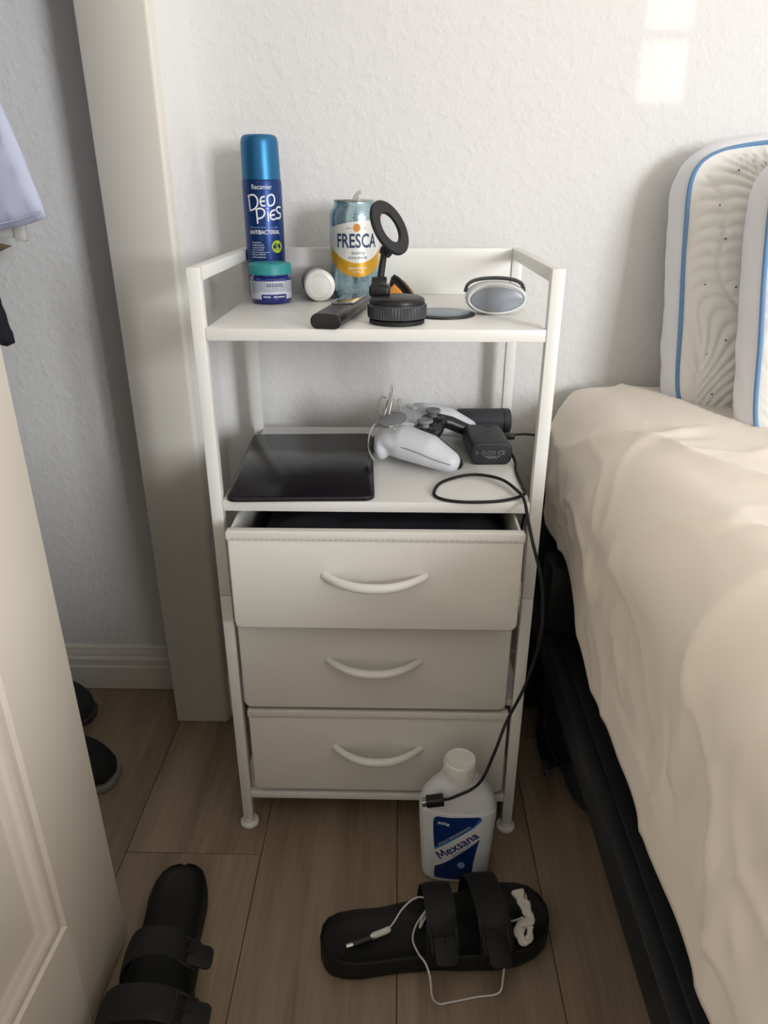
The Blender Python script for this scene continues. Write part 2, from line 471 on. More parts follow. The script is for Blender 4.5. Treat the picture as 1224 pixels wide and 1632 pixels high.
# ------------------------------------------------------------------ open closet door
dv = Vector((0.041, 0.999, 0)).normalized()
dn = Vector((dv.y, -dv.x, 0))                        # faces the room
door = thing('door_1', None, None, (-0.3145, -0.178, 0.006), (0, 0, math.atan2(dv.y, dv.x))); S(door)
# local: x along the door (0 at the far edge, negative towards the camera), y thickness (0 = room face, + into closet), z up
DW, DH, ST = 0.75, 2.02, 0.106
box('stile', -ST, 0, 0, 0.034, 0, DH, DOORP, door, 0.0015)
box('stile', -DW, -DW + ST, 0, 0.034, 0, DH, DOORP, door, 0.0015)
for (a, b) in ((0, 0.160), (0.93, 1.04), (DH - 0.11, DH)): box('rail', -DW + ST, -ST, 0, 0.034, a, b, DOORP, door, 0.0)
for (a, b) in ((0.160, 0.93), (1.04, DH - 0.11)):
    xa, xb = -DW + ST, -ST
    # moulding frame: ogee profile swept round the panel, then the raised field
    prof = [(0, 0.0), (0.004, 0.0030), (0.010, 0.0016), (0.016, 0.0020), (0.019, 0.0050), (0.026, 0.0060), (0.032, 0.0095), (0.037, 0.0095)]
    vs, fs = [], []
    for (ins, dep) in prof:
        for (x, z) in ((xa + ins, a + ins), (xb - ins, a + ins), (xb - ins, b - ins), (xa + ins, b - ins)): vs.append((x, dep, z))
    for q in range(len(prof) - 1):
        for s in range(4): fs.append((q * 4 + s, q * 4 + (s + 1) % 4, q * 4 + 4 + (s + 1) % 4, q * 4 + 4 + s))
    mesh('panel_moulding', vs, fs, DOORP, door, 50)
    vs, fs = [], []
    for (ins, dep) in ((0.037, 0.0095), (0.047, 0.0095), (0.085, 0.0020)):
        for (x, z) in ((xa + ins, a + ins), (xb - ins, a + ins), (xb - ins, b - ins), (xa + ins, b - ins)): vs.append((x, dep, z))
    for q in range(2):
        for s in range(4): fs.append((q * 4 + s, q * 4 + (s + 1) % 4, q * 4 + 4 + (s + 1) % 4, q * 4 + 4 + s))
    fs.append((8, 9, 10, 11))
    mesh('door_panel', vs, fs, DOORP, door, 20)
    box('panel_back', xa, xb, 0.022, 0.032, a, b, DOORP, door)

# ------------------------------------------------------------------ nightstand
T, HW, D, H = 0.0145, 0.200, 0.300, 0.8015
Z1, Z2, TH = 0.7385, 0.5345, 0.0133
ns = thing('nightstand', 'white metal nightstand with two open shelves and three fabric drawers', 'nightstand', (0, 0, 0))
for sx in (-1, 1):
    for y in (0, D - T):
        xa = sx * HW if sx < 0 else sx * HW - T
        box('leg', xa, xa + T, y, y + T, 0.010, 0.4025, WHITE, ns, 0.0012)
        box('upper_post', xa, xa + T, y, y + T, 0.4031, H, WHITE, ns, 0.0012)
        lathe('foot', [(0.0, 0), (0.0122, 0), (0.0138, 0.002), (0.0138, 0.0065), (0.0122, 0.0085), (0.0095, 0.0095), (0.0092, 0.0135), (0, 0.0135)], PLW, ns, 28, loc=(xa + T / 2, y + T / 2, 0))
        lathe('screw_head', [(0, 0), (0.0028, 0), (0.0026, 0.001), (0.0012, 0.0016), (0, 0.0017)], SILV, ns, 14, loc=(sx * HW, y + T / 2, 0.063), rot=(0, sx * PI / 2, 0))
    xa = sx * HW if sx < 0 else sx * HW - T
    box('side_rail', xa, xa + T, T, D - T, H - T, H, WHITE, ns, 0.0012)
    for z in (0.058, 0.222, 0.372): box('drawer_runner', *((xa + 0.002, xa + T + 0.006) if sx < 0 else (xa - 0.006, xa + T - 0.002)), T, D - T, z, z + 0.012, WHITE, ns, 0.0012)
box('back_panel', -HW + T, HW - T, D - 0.011, D - 0.002, Z1, H, LAMW, ns, 0.0008)
for z in (Z1, Z2): box('shelf', -HW + T + 0.0004, HW - T - 0.0004, 0.0006, D - 0.0005, z - TH, z, LAMW, ns, 0.0007)
box('front_rail', -HW + T, HW - T, 0.001, T - 0.001, 0.0575, 0.0695, WHITE, ns, 0.0012)
box('back_rail', -HW + T, HW - T, D - T, D, 0.0575, 0.0695, WHITE, ns, 0.0012)
box('bottom_board', -HW + T, HW - T, 0.018, D - T - 0.004, 0.064, 0.069, LAMW, ns)

def drawer(xc, wdt, z0, z1, yf, dep, open_top=True, tilt=0.0, stitch=True):
    dr = thing('drawer', None, None, (xc, yf, z0)); dr.parent = ns; dr.rotation_euler = (0, 0, tilt)
    del_keys = [k for k in dr.keys()]
    h = z1 - z0; hw = wdt / 2
    # padded front with soft corners
    out = []
    r = 0.010
    for (sx, sz, a0, rr) in ((1, 1, 0, 0.003), (-1, 1, 90, 0.003), (-1, -1, 180, r), (1, -1, 270, r)):
        for i in range(7):
            a = R(a0 + 15 * i)
            out.append((sx * (hw - rr) + rr * math.cos(a), (h - rr if sz > 0 else rr) + rr * math.sin(a)))
    prism('drawer_front', out, 0.0, 0.009, FABW, dr, 0.0022, 3, axis='y', smooth=60)
    # folded hem along the top with its stitches
    prism('hem', rrect(wdt + 0.0016, 0.0125, 0.0028, 4, 0, h - 0.0058), -0.0011, 0.0100, FABW, dr, 0.001, 2, axis='y', smooth=60)
    if stitch:
        parts = []
        n = int(wdt / 0.0068)
        for i in range(n):
            x = -hw + 0.006 + i * (wdt - 0.012) / n
            parts.append(tube_data([Vector((x, -0.0009, h - 0.0100)), Vector((x + 0.0020, -0.0021, h - 0.0090)), Vector((x + 0.0042, -0.0009, h - 0.0080))], 0.0008, 6))
        tag(mesh('stitching', *join_data(parts), THREAD, dr, 60), kind='stuff')
    # sides, back and bottom of the fabric box
    for sx in (-1, 1):
        xa = sx * (hw - 0.003) - (0.003 if sx > 0 else 0)
        prism('drawer_side', [(0.008, 0.003), (dep, 0.003), (dep, h - 0.001), (0.008, h - 0.001)], xa, xa + 0.003, FABW, dr, 0.0, axis='x')
    box('drawer_back', -hw + 0.003, hw - 0.003, dep - 0.003, dep, 0.003, h - 0.001, FABW, dr)
    box('drawer_bottom', -hw + 0.003, hw - 0.003, 0.008, dep, 0.002, 0.005, FABW, dr)
    # arched pull
    zc = h * 0.50 + 0.009
    hp = []
    for q in range(13):
        a = -1 + 2 * q / 12
        hp.append((0.0605 * a, -0.0285 * (1 - abs(a) ** 2.2) + 0.0005, zc - 0.002 * (1 - a * a)))
    tube('handle', hp, lambda t: 0.0046 + 0.0014 * math.sin(PI * t), PLW, dr, 14, n=4)
    return dr
drawer(0.0003, 0.3460, 0.3830, 0.5155, -0.0440, 0.270)
drawer(-0.0025, 0.3560, 0.2290, 0.3700, -0.0045, 0.285, tilt=0.0)
drawer(0.0015, 0.3590, 0.0775, 0.2215, -0.0015, 0.285)
for o in C.objects:
    if o.name.startswith('drawer') and 'label' in o.keys(): del o['label']

# dark clothes lying in the open top drawer
cl_m = mat('dark navy cotton', '#12161f', 0.95, bump=(180, 0.4, 0.002))
vs, fs = [], []
NX, NY = 40, 26
for i in range(NX + 1):
    for j in range(NY + 1):
        x = -0.146 + 0.312 * i / NX; y = -0.026 + 0.235 * j / NY
        e = min(i, NX - i, j * 1.4, (NY - j) * 1.4) / 5
        z = 0.470 + 0.034 * min(1, e) ** 0.5 + 0.006 * noise.noise((x * 28, y * 30, 1.2))
        vs.append((x, y, z))
nb = len(vs)
for i in range(NX):
    for j in range(NY): fs.append((i * (NY + 1) + j, (i + 1) * (NY + 1) + j, (i + 1) * (NY + 1) + j + 1, i * (NY + 1) + j + 1))
for p in list(vs): vs.append((p[0], p[1], 0.3885))
for i in range(NX):
    for j in range(NY): fs.append((nb + i * (NY + 1) + j, nb + i * (NY + 1) + j + 1, nb + (i + 1) * (NY + 1) + j + 1, nb + (i + 1) * (NY + 1) + j))
rim = [i * (NY + 1) for i in range(NX + 1)] + [NX * (NY + 1) + j for j in range(1, NY + 1)] + [i * (NY + 1) + NY for i in range(NX - 1, -1, -1)] + [j for j in range(NY - 1, 0, -1)]
for q in range(len(rim)): fs.append((rim[q], rim[(q + 1) % len(rim)], nb + rim[(q + 1) % len(rim)], nb + rim[q]))
tag(mesh('folded_clothes', vs, fs, cl_m, None, 60), 'dark navy folded clothes inside the half-open top drawer', 'clothes')

# ------------------------------------------------------------------ things on the top shelf
# --- deodorant spray
r = 0.0262
sp = thing('spray_can', 'tall blue foot deodorant spray can with a metallic blue cap', 'spray can', (-0.1590, 0.2600, Z1))
CANB = mat('blue printed metal', '#1d3c78', 0.33, 0.5)
CAPB = mat('metallic blue plastic', '#2c6f9e', 0.38, 0.6)
WPRINT = mat('white print', '#eef2f6', 0.5)
LPRINT = mat('pale blue print', '#8fb2dd', 0.5)
lathe('body', [(0, 0), (r - 0.003, 0), (r - 0.0012, 0.001), (r - 0.0006, 0.003), (r, 0.0045), (r, 0.1478), (r - 0.0006, 0.1493), (0, 0.1493)], CANB, sp, 64)
lathe('cap', [(r - 0.0016, 0.1496), (r - 0.0009, 0.1500), (r - 0.0018, 0.194), (r - 0.003, 0.1995), (r - 0.0055, 0.2025), (r - 0.009, 0.2033), (0, 0.2036)], CAPB, sp, 64)
cm = cylmap(r)
def spz(xz, yz):
    xc = 325 + (yz - 130) * 0.046
    q = max(-0.98, min(0.98, (xz - xc) / 236))
    v = 0.2030 - ((270 + yz / 7.1) - 212) * 0.00073
    return r * math.asin(q) + r * 0.18, v
V_ = lambda yz: spz(340, yz)[1]
def SL(l): return [spz(*p) for p in l]
strokes('lettering', [SL(l) for l in (
    [(170, 290), (178, 380), (185, 465)], [(165, 292), (225, 280), (268, 325), (270, 395), (235, 445), (185, 465)],
    [(352, 300), (318, 312), (304, 358), (318, 402), (356, 408)], [(305, 360), (350, 352)],
    [(430, 276), (393, 300), (386, 350), (400, 400), (430, 408), (462, 385), (472, 330), (458, 288), (430, 276)],
    [(256, 450), (264, 530), (270, 614)], [(254, 450), (310, 440), (350, 470), (346, 520), (312, 552), (268, 560)],
    [(392, 485), (400, 588)], [(388, 442), (390, 444)],
    [(472, 458), (432, 478), (420, 525), (436, 568), (474, 570)], [(421, 525), (466, 515)],
    [(540, 428), (510, 426), (492, 455), (510, 488), (540, 508), (540, 545), (512, 562), (488, 556)])], 0.00105, WPRINT, sp, cm)
cu = r * 0.18
flat_text('brand_name', 'Recamier', WPRINT, sp, cm, 0.0270, 0.0058, cu - 0.0005, V_(187))
flat_text('print_line', 'Desodorante para pies', LPRINT, sp, cm, 0.0400, 0.0030, cu - 0.0002, V_(668))
flat_text('print_line', 'ANTIBACTERIAL', WPRINT, sp, cm, 0.0440, 0.0052, cu + 0.0001, V_(724), bold=0.015)
for q, tx in enumerate(('Proteccion', 'antibacterial', 'contra el mal', 'olor y hongos')):
    flat_text('print_line', tx, WPRINT, sp, cm, (0.0130, 0.0160, 0.0168, 0.0160)[q], 0.0021, cu - 0.0125 + (0, .0015, .0019, .0015)[q], V_(848 + q * 32))
strip('print_rule', cu - 0.021, cu + 0.0045, V_(973) - 0.0002, V_(973) + 0.0002, WPRINT, sp, cm, 8, 1)
for q, tx in enumerate(('Elimina el 99,9%', 'de las bacterias')):
    flat_text('print_line', tx, WPRINT, sp, cm, 0.0195, 0.0021, cu - 0.0105, V_(1000 + q * 30))
LIME = mat('lime print', '#b6cf2e', 0.5)
NAVYP = mat('navy print', '#14244f', 0.5)
cm2 = cylmap(r, 0.0004)
disc_patch('badge', cu + 0.0165, V_(905), 0.0082, LIME, sp, cm, ry_=0.0080)
flat_text('badge_number', '24', NAVYP, sp, cm2, 0.0095, 0.0066, cu + 0.0165, V_(890), bold=0.02)
flat_text('badge_word', 'horas', NAVYP, sp, cm2, 0.0090, 0.0022, cu + 0.0165, V_(940))

# --- ointment jar
jr = 0.0272
ja = thing('ointment_jar', 'small dark blue jar with a teal lid in front of the spray can', 'jar', (-0.1455, 0.2055, Z1))
COB = mat('cobalt plastic', '#1c2778', 0.18, coat=0.5)
TEAL = mat('teal plastic', '#2c8f93', 0.45)
LABW = mat('white jar label', '#c9cdd6', 0.5)
lathe('glass', [(0, 0), (0.0235, 0), (0.0262, 0.002), (jr, 0.006), (jr, 0.029), (jr - 0.0015, 0.0325), (0.0238, 0.0345), (0.0238, 0.039), (0, 0.039)], COB, ja, 56)
lathe('lid', [(0.0255, 0.0362), (jr + 0.0006, 0.0368), (jr + 0.0006, 0.0485), (jr - 0.0006, 0.0500), (jr - 0.003, 0.0505), (0, 0.0505)], TEAL, ja, 56)
jm = cylmap(jr, 0.00025); jm2 = cylmap(jr, 0.0004)
ja.rotation_euler.z = 0.18
strip('paper_label', -0.0365, 0.0365, 0.0065, 0.0292, LABW, ja, jm, 40, 3)
strip('label_box', -0.0135, 0.0205, 0.0062, 0.0128, COB, ja, jm2, 24, 2)
parts = []
rnd = random.Random(3)
GREYP = mat('grey print', '#6d7484', 0.6)
for q in range(8):
    x = -0.030
    while x < 0.034:
        L = rnd.uniform(0.0015, 0.0050)
        z = 0.0275 - q * 0.0018
        if not (q < 2 and -0.008 < x < 0.016) and not (z < 0.0175 and -0.0145 < x + L and x < 0.0215 and q > 6):
            vs = [jm2(x, z), jm2(x + L, z), jm2(x + L, z + 0.0008), jm2(x, z + 0.0008)]
            parts.append((vs, [(0, 1, 2, 3)]))
        x += L + 0.0010
for q in range(2):
    for x in [(-0.006 + 0.0032 * t) for t in range(7)]:
        vs = [jm2(x, 0.0250 - q * 0.0026), jm2(x + 0.0026, 0.0250 - q * 0.0026), jm2(x + 0.0026, 0.0268 - q * 0.0026), jm2(x, 0.0268 - q * 0.0026)]
        parts.append((vs, [(0, 1, 2, 3)]))
tag(mesh('small_print', *join_data(parts), GREYP, ja, 0, fix=False), kind='stuff')
jm3 = cylmap(jr, 0.0006)
parts = []
for x in (-0.011, -0.0085, -0.006, -0.0035, 0.0025, 0.005, 0.008, 0.0105, 0.013, 0.0155):
    parts.append(([jm3(x, 0.0090), jm3(x + 0.0019, 0.0090), jm3(x + 0.0019, 0.0106), jm3(x, 0.0106)], [(0, 1, 2, 3)]))
tag(mesh('box_print', *join_data(parts), WPRINT, ja, 0, fix=False), kind='stuff')

# --- white pill bottle lying on its side, cap towards the room
wb = thing('pill_bottle', 'small white bottle lying on its side with its cap facing forward', 'bottle', (-0.0800, 0.2080, Z1 + 0.0205), (0, 0, 0.20))
wb_cap = [(0, 0), (0.0150, 0), (0.0158, 0.0006), (0.0165, 0.0004), (0.0188, 0.0006), (0.0203, 0.0022), (0.0205, 0.014), (0.0198, 0.0145)]
GLW = mat('glossy white plastic', '#f1f0ec', 0.25)
lathe('cap', [(0.0, 0.0010), (0.0135, 0.0010), (0.0146, 0.0)] + wb_cap[3:] + [(0, 0.0145)], GLW, wb, 48, rot=(-PI / 2, 0, 0))
lathe('body', [(0, 0.0146), (0.0185, 0.0146), (0.0192, 0.017), (0.0200, 0.020), (0.0200, 0.066), (0.0185, 0.070), (0, 0.070)], GLW, wb, 48, rot=(-PI / 2, 0, 0))
PURP = mat('grey violet label', '#8d8796', 0.5)
lathe('label', [(0.0201, 0.024), (0.0203, 0.0242), (0.0203, 0.062), (0.0201, 0.0622)], PURP, wb, 48, rot=(-PI / 2, 0, 0))

# --- soda can
cr_ = 0.0333
sc_ = thing('soda_can', 'blue and white grapefruit soda can standing behind the phone mount', 'can', (-0.0355, 0.2535, Z1))
def can_mat():
    m = mat('teal foil', '#6f9db0', 0.25, 0.75)
    nt = m.node_tree; b = nt.nodes['Principled BSDF']
    tc = nt.nodes.new('ShaderNodeTexCoord')
    sx = nt.nodes.new('ShaderNodeSeparateXYZ'); nt.links.new(tc.outputs['Object'], sx.inputs[0])
    at = nt.nodes.new('ShaderNodeMath'); at.operation = 'ARCTAN2'; nt.links.new(sx.outputs['X'], at.inputs[0]); nt.links.new(sx.outputs['Y'], at.inputs[1])
    ml = nt.nodes.new('ShaderNodeMath'); ml.operation = 'MULTIPLY'; ml.inputs[1].default_value = 0.0333; nt.links.new(at.outputs[0], ml.inputs[0])
    cb = nt.nodes.new('ShaderNodeCombineXYZ'); nt.links.new(ml.outputs[0], cb.inputs['X']); nt.links.new(sx.outputs['Z'], cb.inputs['Y'])
    vo = nt.nodes.new('ShaderNodeTexVoronoi'); vo.inputs['Scale'].default_value = 120; vo.inputs['Randomness'].default_value = 0.15; nt.links.new(cb.outputs[0], vo.inputs['Vector'])
    wv = nt.nodes.new('ShaderNodeMath'); wv.operation = 'MULTIPLY'; wv.inputs[1].default_value = 820; nt.links.new(vo.outputs['Distance'], wv.inputs[0])
    sn = nt.nodes.new('ShaderNodeMath'); sn.operation = 'SINE'
    w2 = nt.nodes.new('ShaderNodeMath'); w2.operation = 'MULTIPLY'; w2.inputs[1].default_value = 26; nt.links.new(vo.outputs['Distance'], w2.inputs[0]); nt.links.new(w2.outputs[0], sn.inputs[0])
    n = nt.nodes.new('ShaderNodeTexNoise'); n.inputs['Scale'].default_value = 45; nt.links.new(cb.outputs[0], n.inputs['Vector'])
    cr = nt.nodes.new('ShaderNodeValToRGB')
    cr.color_ramp.elements[0].position = 0.35; cr.color_ramp.elements[0].color = lin('#54859f')
    cr.color_ramp.elements[1].position = 0.68; cr.color_ramp.elements[1].color = lin('#9dbcc8')
    nt.links.new(n.outputs['Fac'], cr.inputs[0])
    mx = nt.nodes.new('ShaderNodeMix'); mx.data_type = 'RGBA'; mx.inputs[7].default_value = lin('#e3eeee')
    gt = nt.nodes.new('ShaderNodeMath'); gt.operation = 'GREATER_THAN'; gt.inputs[1].default_value = 0.55; nt.links.new(sn.outputs[0], gt.inputs[0])
    g2 = nt.nodes.new('ShaderNodeMath'); g2.operation = 'MULTIPLY'; g2.inputs[1].default_value = 0.8; nt.links.new(gt.outputs[0], g2.inputs[0])
    nt.links.new(g2.outputs[0], mx.inputs[0]); nt.links.new(cr.outputs[0], mx.inputs[6]); nt.links.new(mx.outputs[2], b.inputs['Base Color'])
    return m
FOIL = can_mat()
CH = 0.1265
lathe('body', [(0, 0.004), (0.018, 0.003), (0.0235, 0.0), (0.0250, 0.0003), (0.0275, 0.004), (0.0320, 0.0085), (cr_, 0.0125), (cr_, 0.1065), (0.0322, 0.1120), (0.0280, 0.1195), (0.0266, 0.1225), (0.0266, 0.1235)], FOIL, sc_, 72)
lathe('rim', [(0.0266, 0.1232), (0.0274, 0.1240), (0.0277, 0.1255), (0.0270, CH), (0.0258, 0.1262), (0.0248, 0.1235), (0.0240, 0.1215), (0, 0.1215)], SILV, sc_, 64)
prism('tab', rrect(0.015, 0.023, 0.007, 6), 0.0, 0.0012, SILV, sc_, 0.0004, loc=(0.004, 0.0030, 0.1305), rot=(R(8), R(-52), R(12)))
c0 = cylmap(cr_, 0.0002); c1 = cylmap(cr_, 0.0004)
OFF = 0.006
WLAB = mat('white can print', '#e4e4e0', 0.35, 0.2)
GOLD = mat('gold can print', '#d3a02b', 0.35, 0.35)
NVY = mat('navy can print', '#1d3a63', 0.4)
ORG = mat('orange can print', '#d08a2c', 0.4)
f_hi = lambda u: 0.0970 + 0.0035 * math.cos((u - OFF) / 0.030 * 1.2) + 0.10 * (u - OFF)
f_lo = lambda u: 0.0400 + 0.0125 * min(1.6, abs((u - OFF) / 0.033) ** 1.8)
strip('white_label', OFF - 0.0440, OFF + 0.0440, lambda u: f_lo(u) + 0.008, f_hi, WLAB, sc_, c0, 48, 6)
strip('gold_band', OFF - 0.0440, OFF + 0.0440, lambda u: f_lo(u) - 0.0095, lambda u: f_lo(u) + 0.0085, GOLD, sc_, c1, 48, 3)
c2 = cylmap(cr_, 0.0006)
flat_text('brand_name', 'FRESCA', NVY, sc_, c1, 0.0575, 0.0180, OFF - 0.0005, 0.0765, bold=0.020)
flat_text('print_line', 'Sparkling', NVY, sc_, c1, 0.0185, 0.0052, OFF, 0.0610, shear=0.35)
flat_text('print_line', 'SODA WATER', NVY, sc_, c1, 0.0260, 0.0030, OFF, 0.0552, bold=0.01)
flat_text('print_line', 'GRAPEFRUIT', WLAB, sc_, c2, 0.0260, 0.0032, OFF, 0.0420)
flat_text('print_line', 'CITRUS', WLAB, sc_, c2, 0.0150, 0.0028, OFF, 0.0372)
disc_patch('emblem', OFF - 0.001, 0.0925, 0.0050, ORG, sc_, c1)
flat_text('print_line', 'ZERO', NVY, sc_, c1, 0.0075, 0.0018, OFF - 0.0115, 0.0920)
flat_text('print_line', 'CAL', NVY, sc_, c1, 0.0060, 0.0018, OFF + 0.0090, 0.0920)

# --- black vape / remote bar
rm = thing('handheld_device', 'flat black rounded bar with a glossy window lying beside the phone mount', 'device', (-0.0400, 0.0830, Z1), (0, 0, R(-9)))
bar = rrect(0.0340, 0.0165, 0.0080, 8, 0, 0.0083)
prism('body', bar, -0.086, 0.080, mat('black anodised', '#18181a', 0.35), rm, 0.0012, 3, axis='y', smooth=50)
prism('window', rrect(0.027, 0.086, 0.004, 5, 0, 0.0335), 0.0160, 0.0174, mat('black glass', '#23262b', 0.12, coat=1), rm, 0.0004)
box('button', -0.010, 0.010, -0.0165, -0.0120, 0.0160, 0.0178, mat('dark chrome', '#55575b', 0.2, 0.9), rm, 0.0008)

# --- phone mount
pm = thing('phone_mount', 'black phone mount with a tilted magnetic ring on a ribbed round base', 'phone mount', (0.0235, 0.0440, Z1))
lathe('suction_foot', [(0, 0), (0.0300, 0), (0.0313, 0.001), (0.0313, 0.0048), (0.0285, 0.0062), (0, 0.0062)], RUB, pm, 56)
# knurled ring
vs, fs = [], []
N = 120
prof = [(0.0290, 0.0064), (0.0328, 0.0070), (0.0330, 0.0092), (0.0330, 0.0200), (0.0324, 0.0216), (0.0290, 0.0222)]
for i in range(N):
    a = 2 * PI * i / N
    rr = 1.0 + (0.016 if i % 2 else -0.006)
    for (q, z) in prof:
        s = rr if 0.009 < z < 0.0205 else 1.0
        vs.append((q * s * math.cos(a), q * s * math.sin(a), z))
K = len(prof)
for i in range(N):
    j = (i + 1) % N
    for q in range(K - 1): fs.append((i * K + q, j * K + q, j * K + q + 1, i * K + q + 1))
RING = mat('gunmetal', '#4c4e52', 0.35, 0.5)
mesh('knurled_ring', vs, fs, RING, pm, 25)
lathe('top_cap', [(0, 0.006), (0.028, 0.006), (0.0312, 0.0221), (0.0312, 0.0250), (0.0298, 0.0276), (0.0265, 0.0290), (0, 0.0296)], BLK, pm, 56)
box('hinge_block', -0.0320, -0.0080, 0.004, 0.030, 0.0270, 0.0400, BLK, pm, 0.004, 3)
lathe('hinge_pin', [(0, -0.0085), (0.0080, -0.0085), (0.0086, -0.007), (0.0086, 0.007), (0.0080, 0.0085), (0, 0.0085)], BLK, pm, 28, loc=(-0.0205, 0.019, 0.0395), rot=(0, PI / 2, 0))
tube('arm', [(-0.0205, 0.021, 0.036), (-0.0175, 0.029, 0.058), (-0.0150, 0.036, 0.074)], lambda t: 0.0056 - 0.0006 * t, BLK, pm, 14, n=6, flat=(1.0, 0.75))
# ring plate
nv = (-fw)                                   # only its tilt is described relative to the room: right, slightly up, forward
ringn = Vector((0.75, -0.47, 0.46)).normalized()
rc = Vector((-0.0095, 0.0390, 0.0985))
qt = ringn.to_track_quat('Z', 'Y')
rp = thing('ring_plate', None, None, rc, (0, 0, 0)); rp.parent = pm
rp.rotation_mode = 'QUATERNION'; rp.rotation_quaternion = qt
vs, fs = [], []
prof = [(0.0180, -0.0022), (0.0302, -0.0022), (0.0318, -0.0012), (0.0318, 0.0016), (0.0308, 0.0028), (0.0182, 0.0028), (0.0172, 0.0018), (0.0172, -0.0014)]
N = 72; K = len(prof)
for i in range(N):
    a = 2 * PI * i / N
    for (q, z) in prof: vs.append((q * math.cos(a), q * math.sin(a), z))
for i in range(N):
    for q in range(K): fs.append((i * K + q, ((i + 1) % N) * K + q, ((i + 1) % N) * K + (q + 1) % K, i * K + (q + 1) % K))
mesh('magnetic_ring', vs, fs, BLKM, rp, 40)
rp.name = 'ring_head'
mesh('ball_joint', *join_data([tube_data(spline([Vector((-0.0150, 0.037, 0.070)), Vector((-0.0125, 0.039, 0.0745)), Vector((-0.0090, 0.041, 0.0760))], 6), lambda t: 0.0078 - 0.003 * abs(t - 0.4), 16)]), BLK, pm, 60)

# --- black and orange clip behind the mount
oc = thing('vent_clip', 'black fan-shaped clip with an orange pad behind the phone mount', 'clip', (0.0190, 0.1460, Z1), (0, 0, R(-8)))
ORNG = mat('orange rubber', '#e2953c', 0.55)
arc = [(-0.010, 0.0005), (0.030, 0.0005), (0.026, 0.012), (0.018, 0.024), (0.007, 0.035), (-0.0005, 0.0400), (-0.004, 0.0385), (-0.0065, 0.030), (-0.009, 0.016)]
prism('back_shell', arc, 0.004, 0.0075, BLK, oc, 0.001, axis='y', smooth=50)
prism('orange_pad', [(-0.0075, 0.0025), (0.019, 0.0025), (0.016, 0.012), (0.009, 0.0225), (0.0005, 0.0305), (-0.004, 0.026), (-0.0068, 0.014)], -0.001, 0.004, ORNG, oc, 0.0012, axis='y', smooth=50)
tube('rim', [(0.0305, 0.0, 0.0022), (0.0265, 0.0, 0.0125), (0.018, 0.0, 0.025), (0.007, 0.0, 0.036), (-0.001, 0.0, 0.0405)], 0.0021, BLK, oc, 10)
prism('second_pad', [(0.012, 0.034), (0.020, 0.026), (0.030, 0.012), (0.034, 0.003), (0.031, 0.003), (0.026, 0.012), (0.018, 0.0245), (0.010, 0.0335)], 0.002, 0.009, mat('tan rubber', '#b98a55', 0.6), oc, 0.0006, axis='y', smooth=50)

# --- thin round plate
pl = thing('metal_disc', 'thin round black plate with a blue-grey film beside the phone mount', 'disc', (0.0790, 0.1020, Z1))
lathe('plate', [(0, 0), (0.0370, 0), (0.0385, 0.0006), (0.0385, 0.0018), (0.0375, 0.0024), (0, 0.0024)], BLK, pl, 64)
lathe('film', [(0, 0.0024), (0.0335, 0.0024), (0.0338, 0.0030), (0.0330, 0.0034), (0, 0.0034)], mat('blue grey film', '#76828f', 0.3), pl, 64, loc=(-0.0015, 0.003, 0))

# --- white oval case
ca = thing('oval_case', 'white oval case with a grey front and dark band, at the shelf corner', 'case', (0.1420, 0.1280, Z1), (0, 0, R(2)))
CASE = mat('frosted white plastic', '#dfe0df', 0.3, sss=0.1, coat=0.3)
vs, fs = [], []
NA, NB = 48, 18
for j in range(NB + 1):
    t = j / NB
    y = -0.026 + 0.058 * t
    s = math.sin(PI * (0.36 + 0.60 * t)) ** 0.55 if t > 0 else math.sin(PI * 0.36) ** 0.55
    for i in range(NA):
        a = 2 * PI * i / NA
        cx_, sz_ = math.cos(a), math.sin(a)
        vs.append((0.0365 * s * math.copysign(abs(cx_) ** 0.85, cx_), y, 0.0190 + 0.0188 * s * math.copysign(abs(sz_) ** 0.9, sz_)))
for j in range(NB):
    for i in range(NA): fs.append((j * NA + i, j * NA + (i + 1) % NA, (j + 1) * NA + (i + 1) % NA, (j + 1) * NA + i))
fs.append(tuple(range(NA))); fs.append(tuple(NB * NA + i for i in range(NA)))
mesh('shell', vs, fs, CASE, ca, 50)
el = [(0.0315 * math.cos(2 * PI * i / 40), 0.0182 + 0.0142 * math.sin(2 * PI * i / 40)) for i in range(40)]
prism('front_window', el, -0.0282, -0.0255, mat('grey film', '#8f959f', 0.25), ca, 0.0009, axis='y', smooth=50)
tube('edge_lip', [(0.0340 * math.cos(2 * PI * i / 24), -0.0262, 0.0188 + 0.0168 * math.sin(2 * PI * i / 24)) for i in range(24)], 0.0018, CASE, ca, 8, closed=True, n=3)
tube('dark_band', [(-0.0360, -0.006, 0.0245), (-0.0325, -0.004, 0.0335), (-0.021, -0.002, 0.0385), (0, -0.001, 0.0402), (0.021, -0.002, 0.0385), (0.0325, -0.004, 0.0335), (0.0360, -0.006, 0.0245)], 0.0022, mat('grey band', '#55575b', 0.4), ca, 10, n=8, flat=(2.2, 1.0))

# ------------------------------------------------------------------ things on the middle shelf
# --- tablet
tb = thing('tablet', 'black tablet lying face up on the middle shelf', 'tablet', (-0.0965, 0.1215, Z2), (0, 0, R(2.8)))
prism('body', rrect(0.1785, 0.2476, 0.0125, 8), 0.0006, 0.0062, mat('space grey aluminium', '#3c3b3f', 0.4, 0.8), tb, 0.0012, 3, smooth=50)
prism('screen', rrect(0.1745, 0.2436, 0.0108, 8), 0.0062, 0.00655, mat('dark screen glass', '#16131a', 0.22, spec=0.25), tb, 0.0002, 1, smooth=50)
prism('charging_port', rrect(0.009, 0.0024, 0.0011, 4, 0, 0.0034), -0.1240, -0.1236, RUB, tb, 0, axis='y')

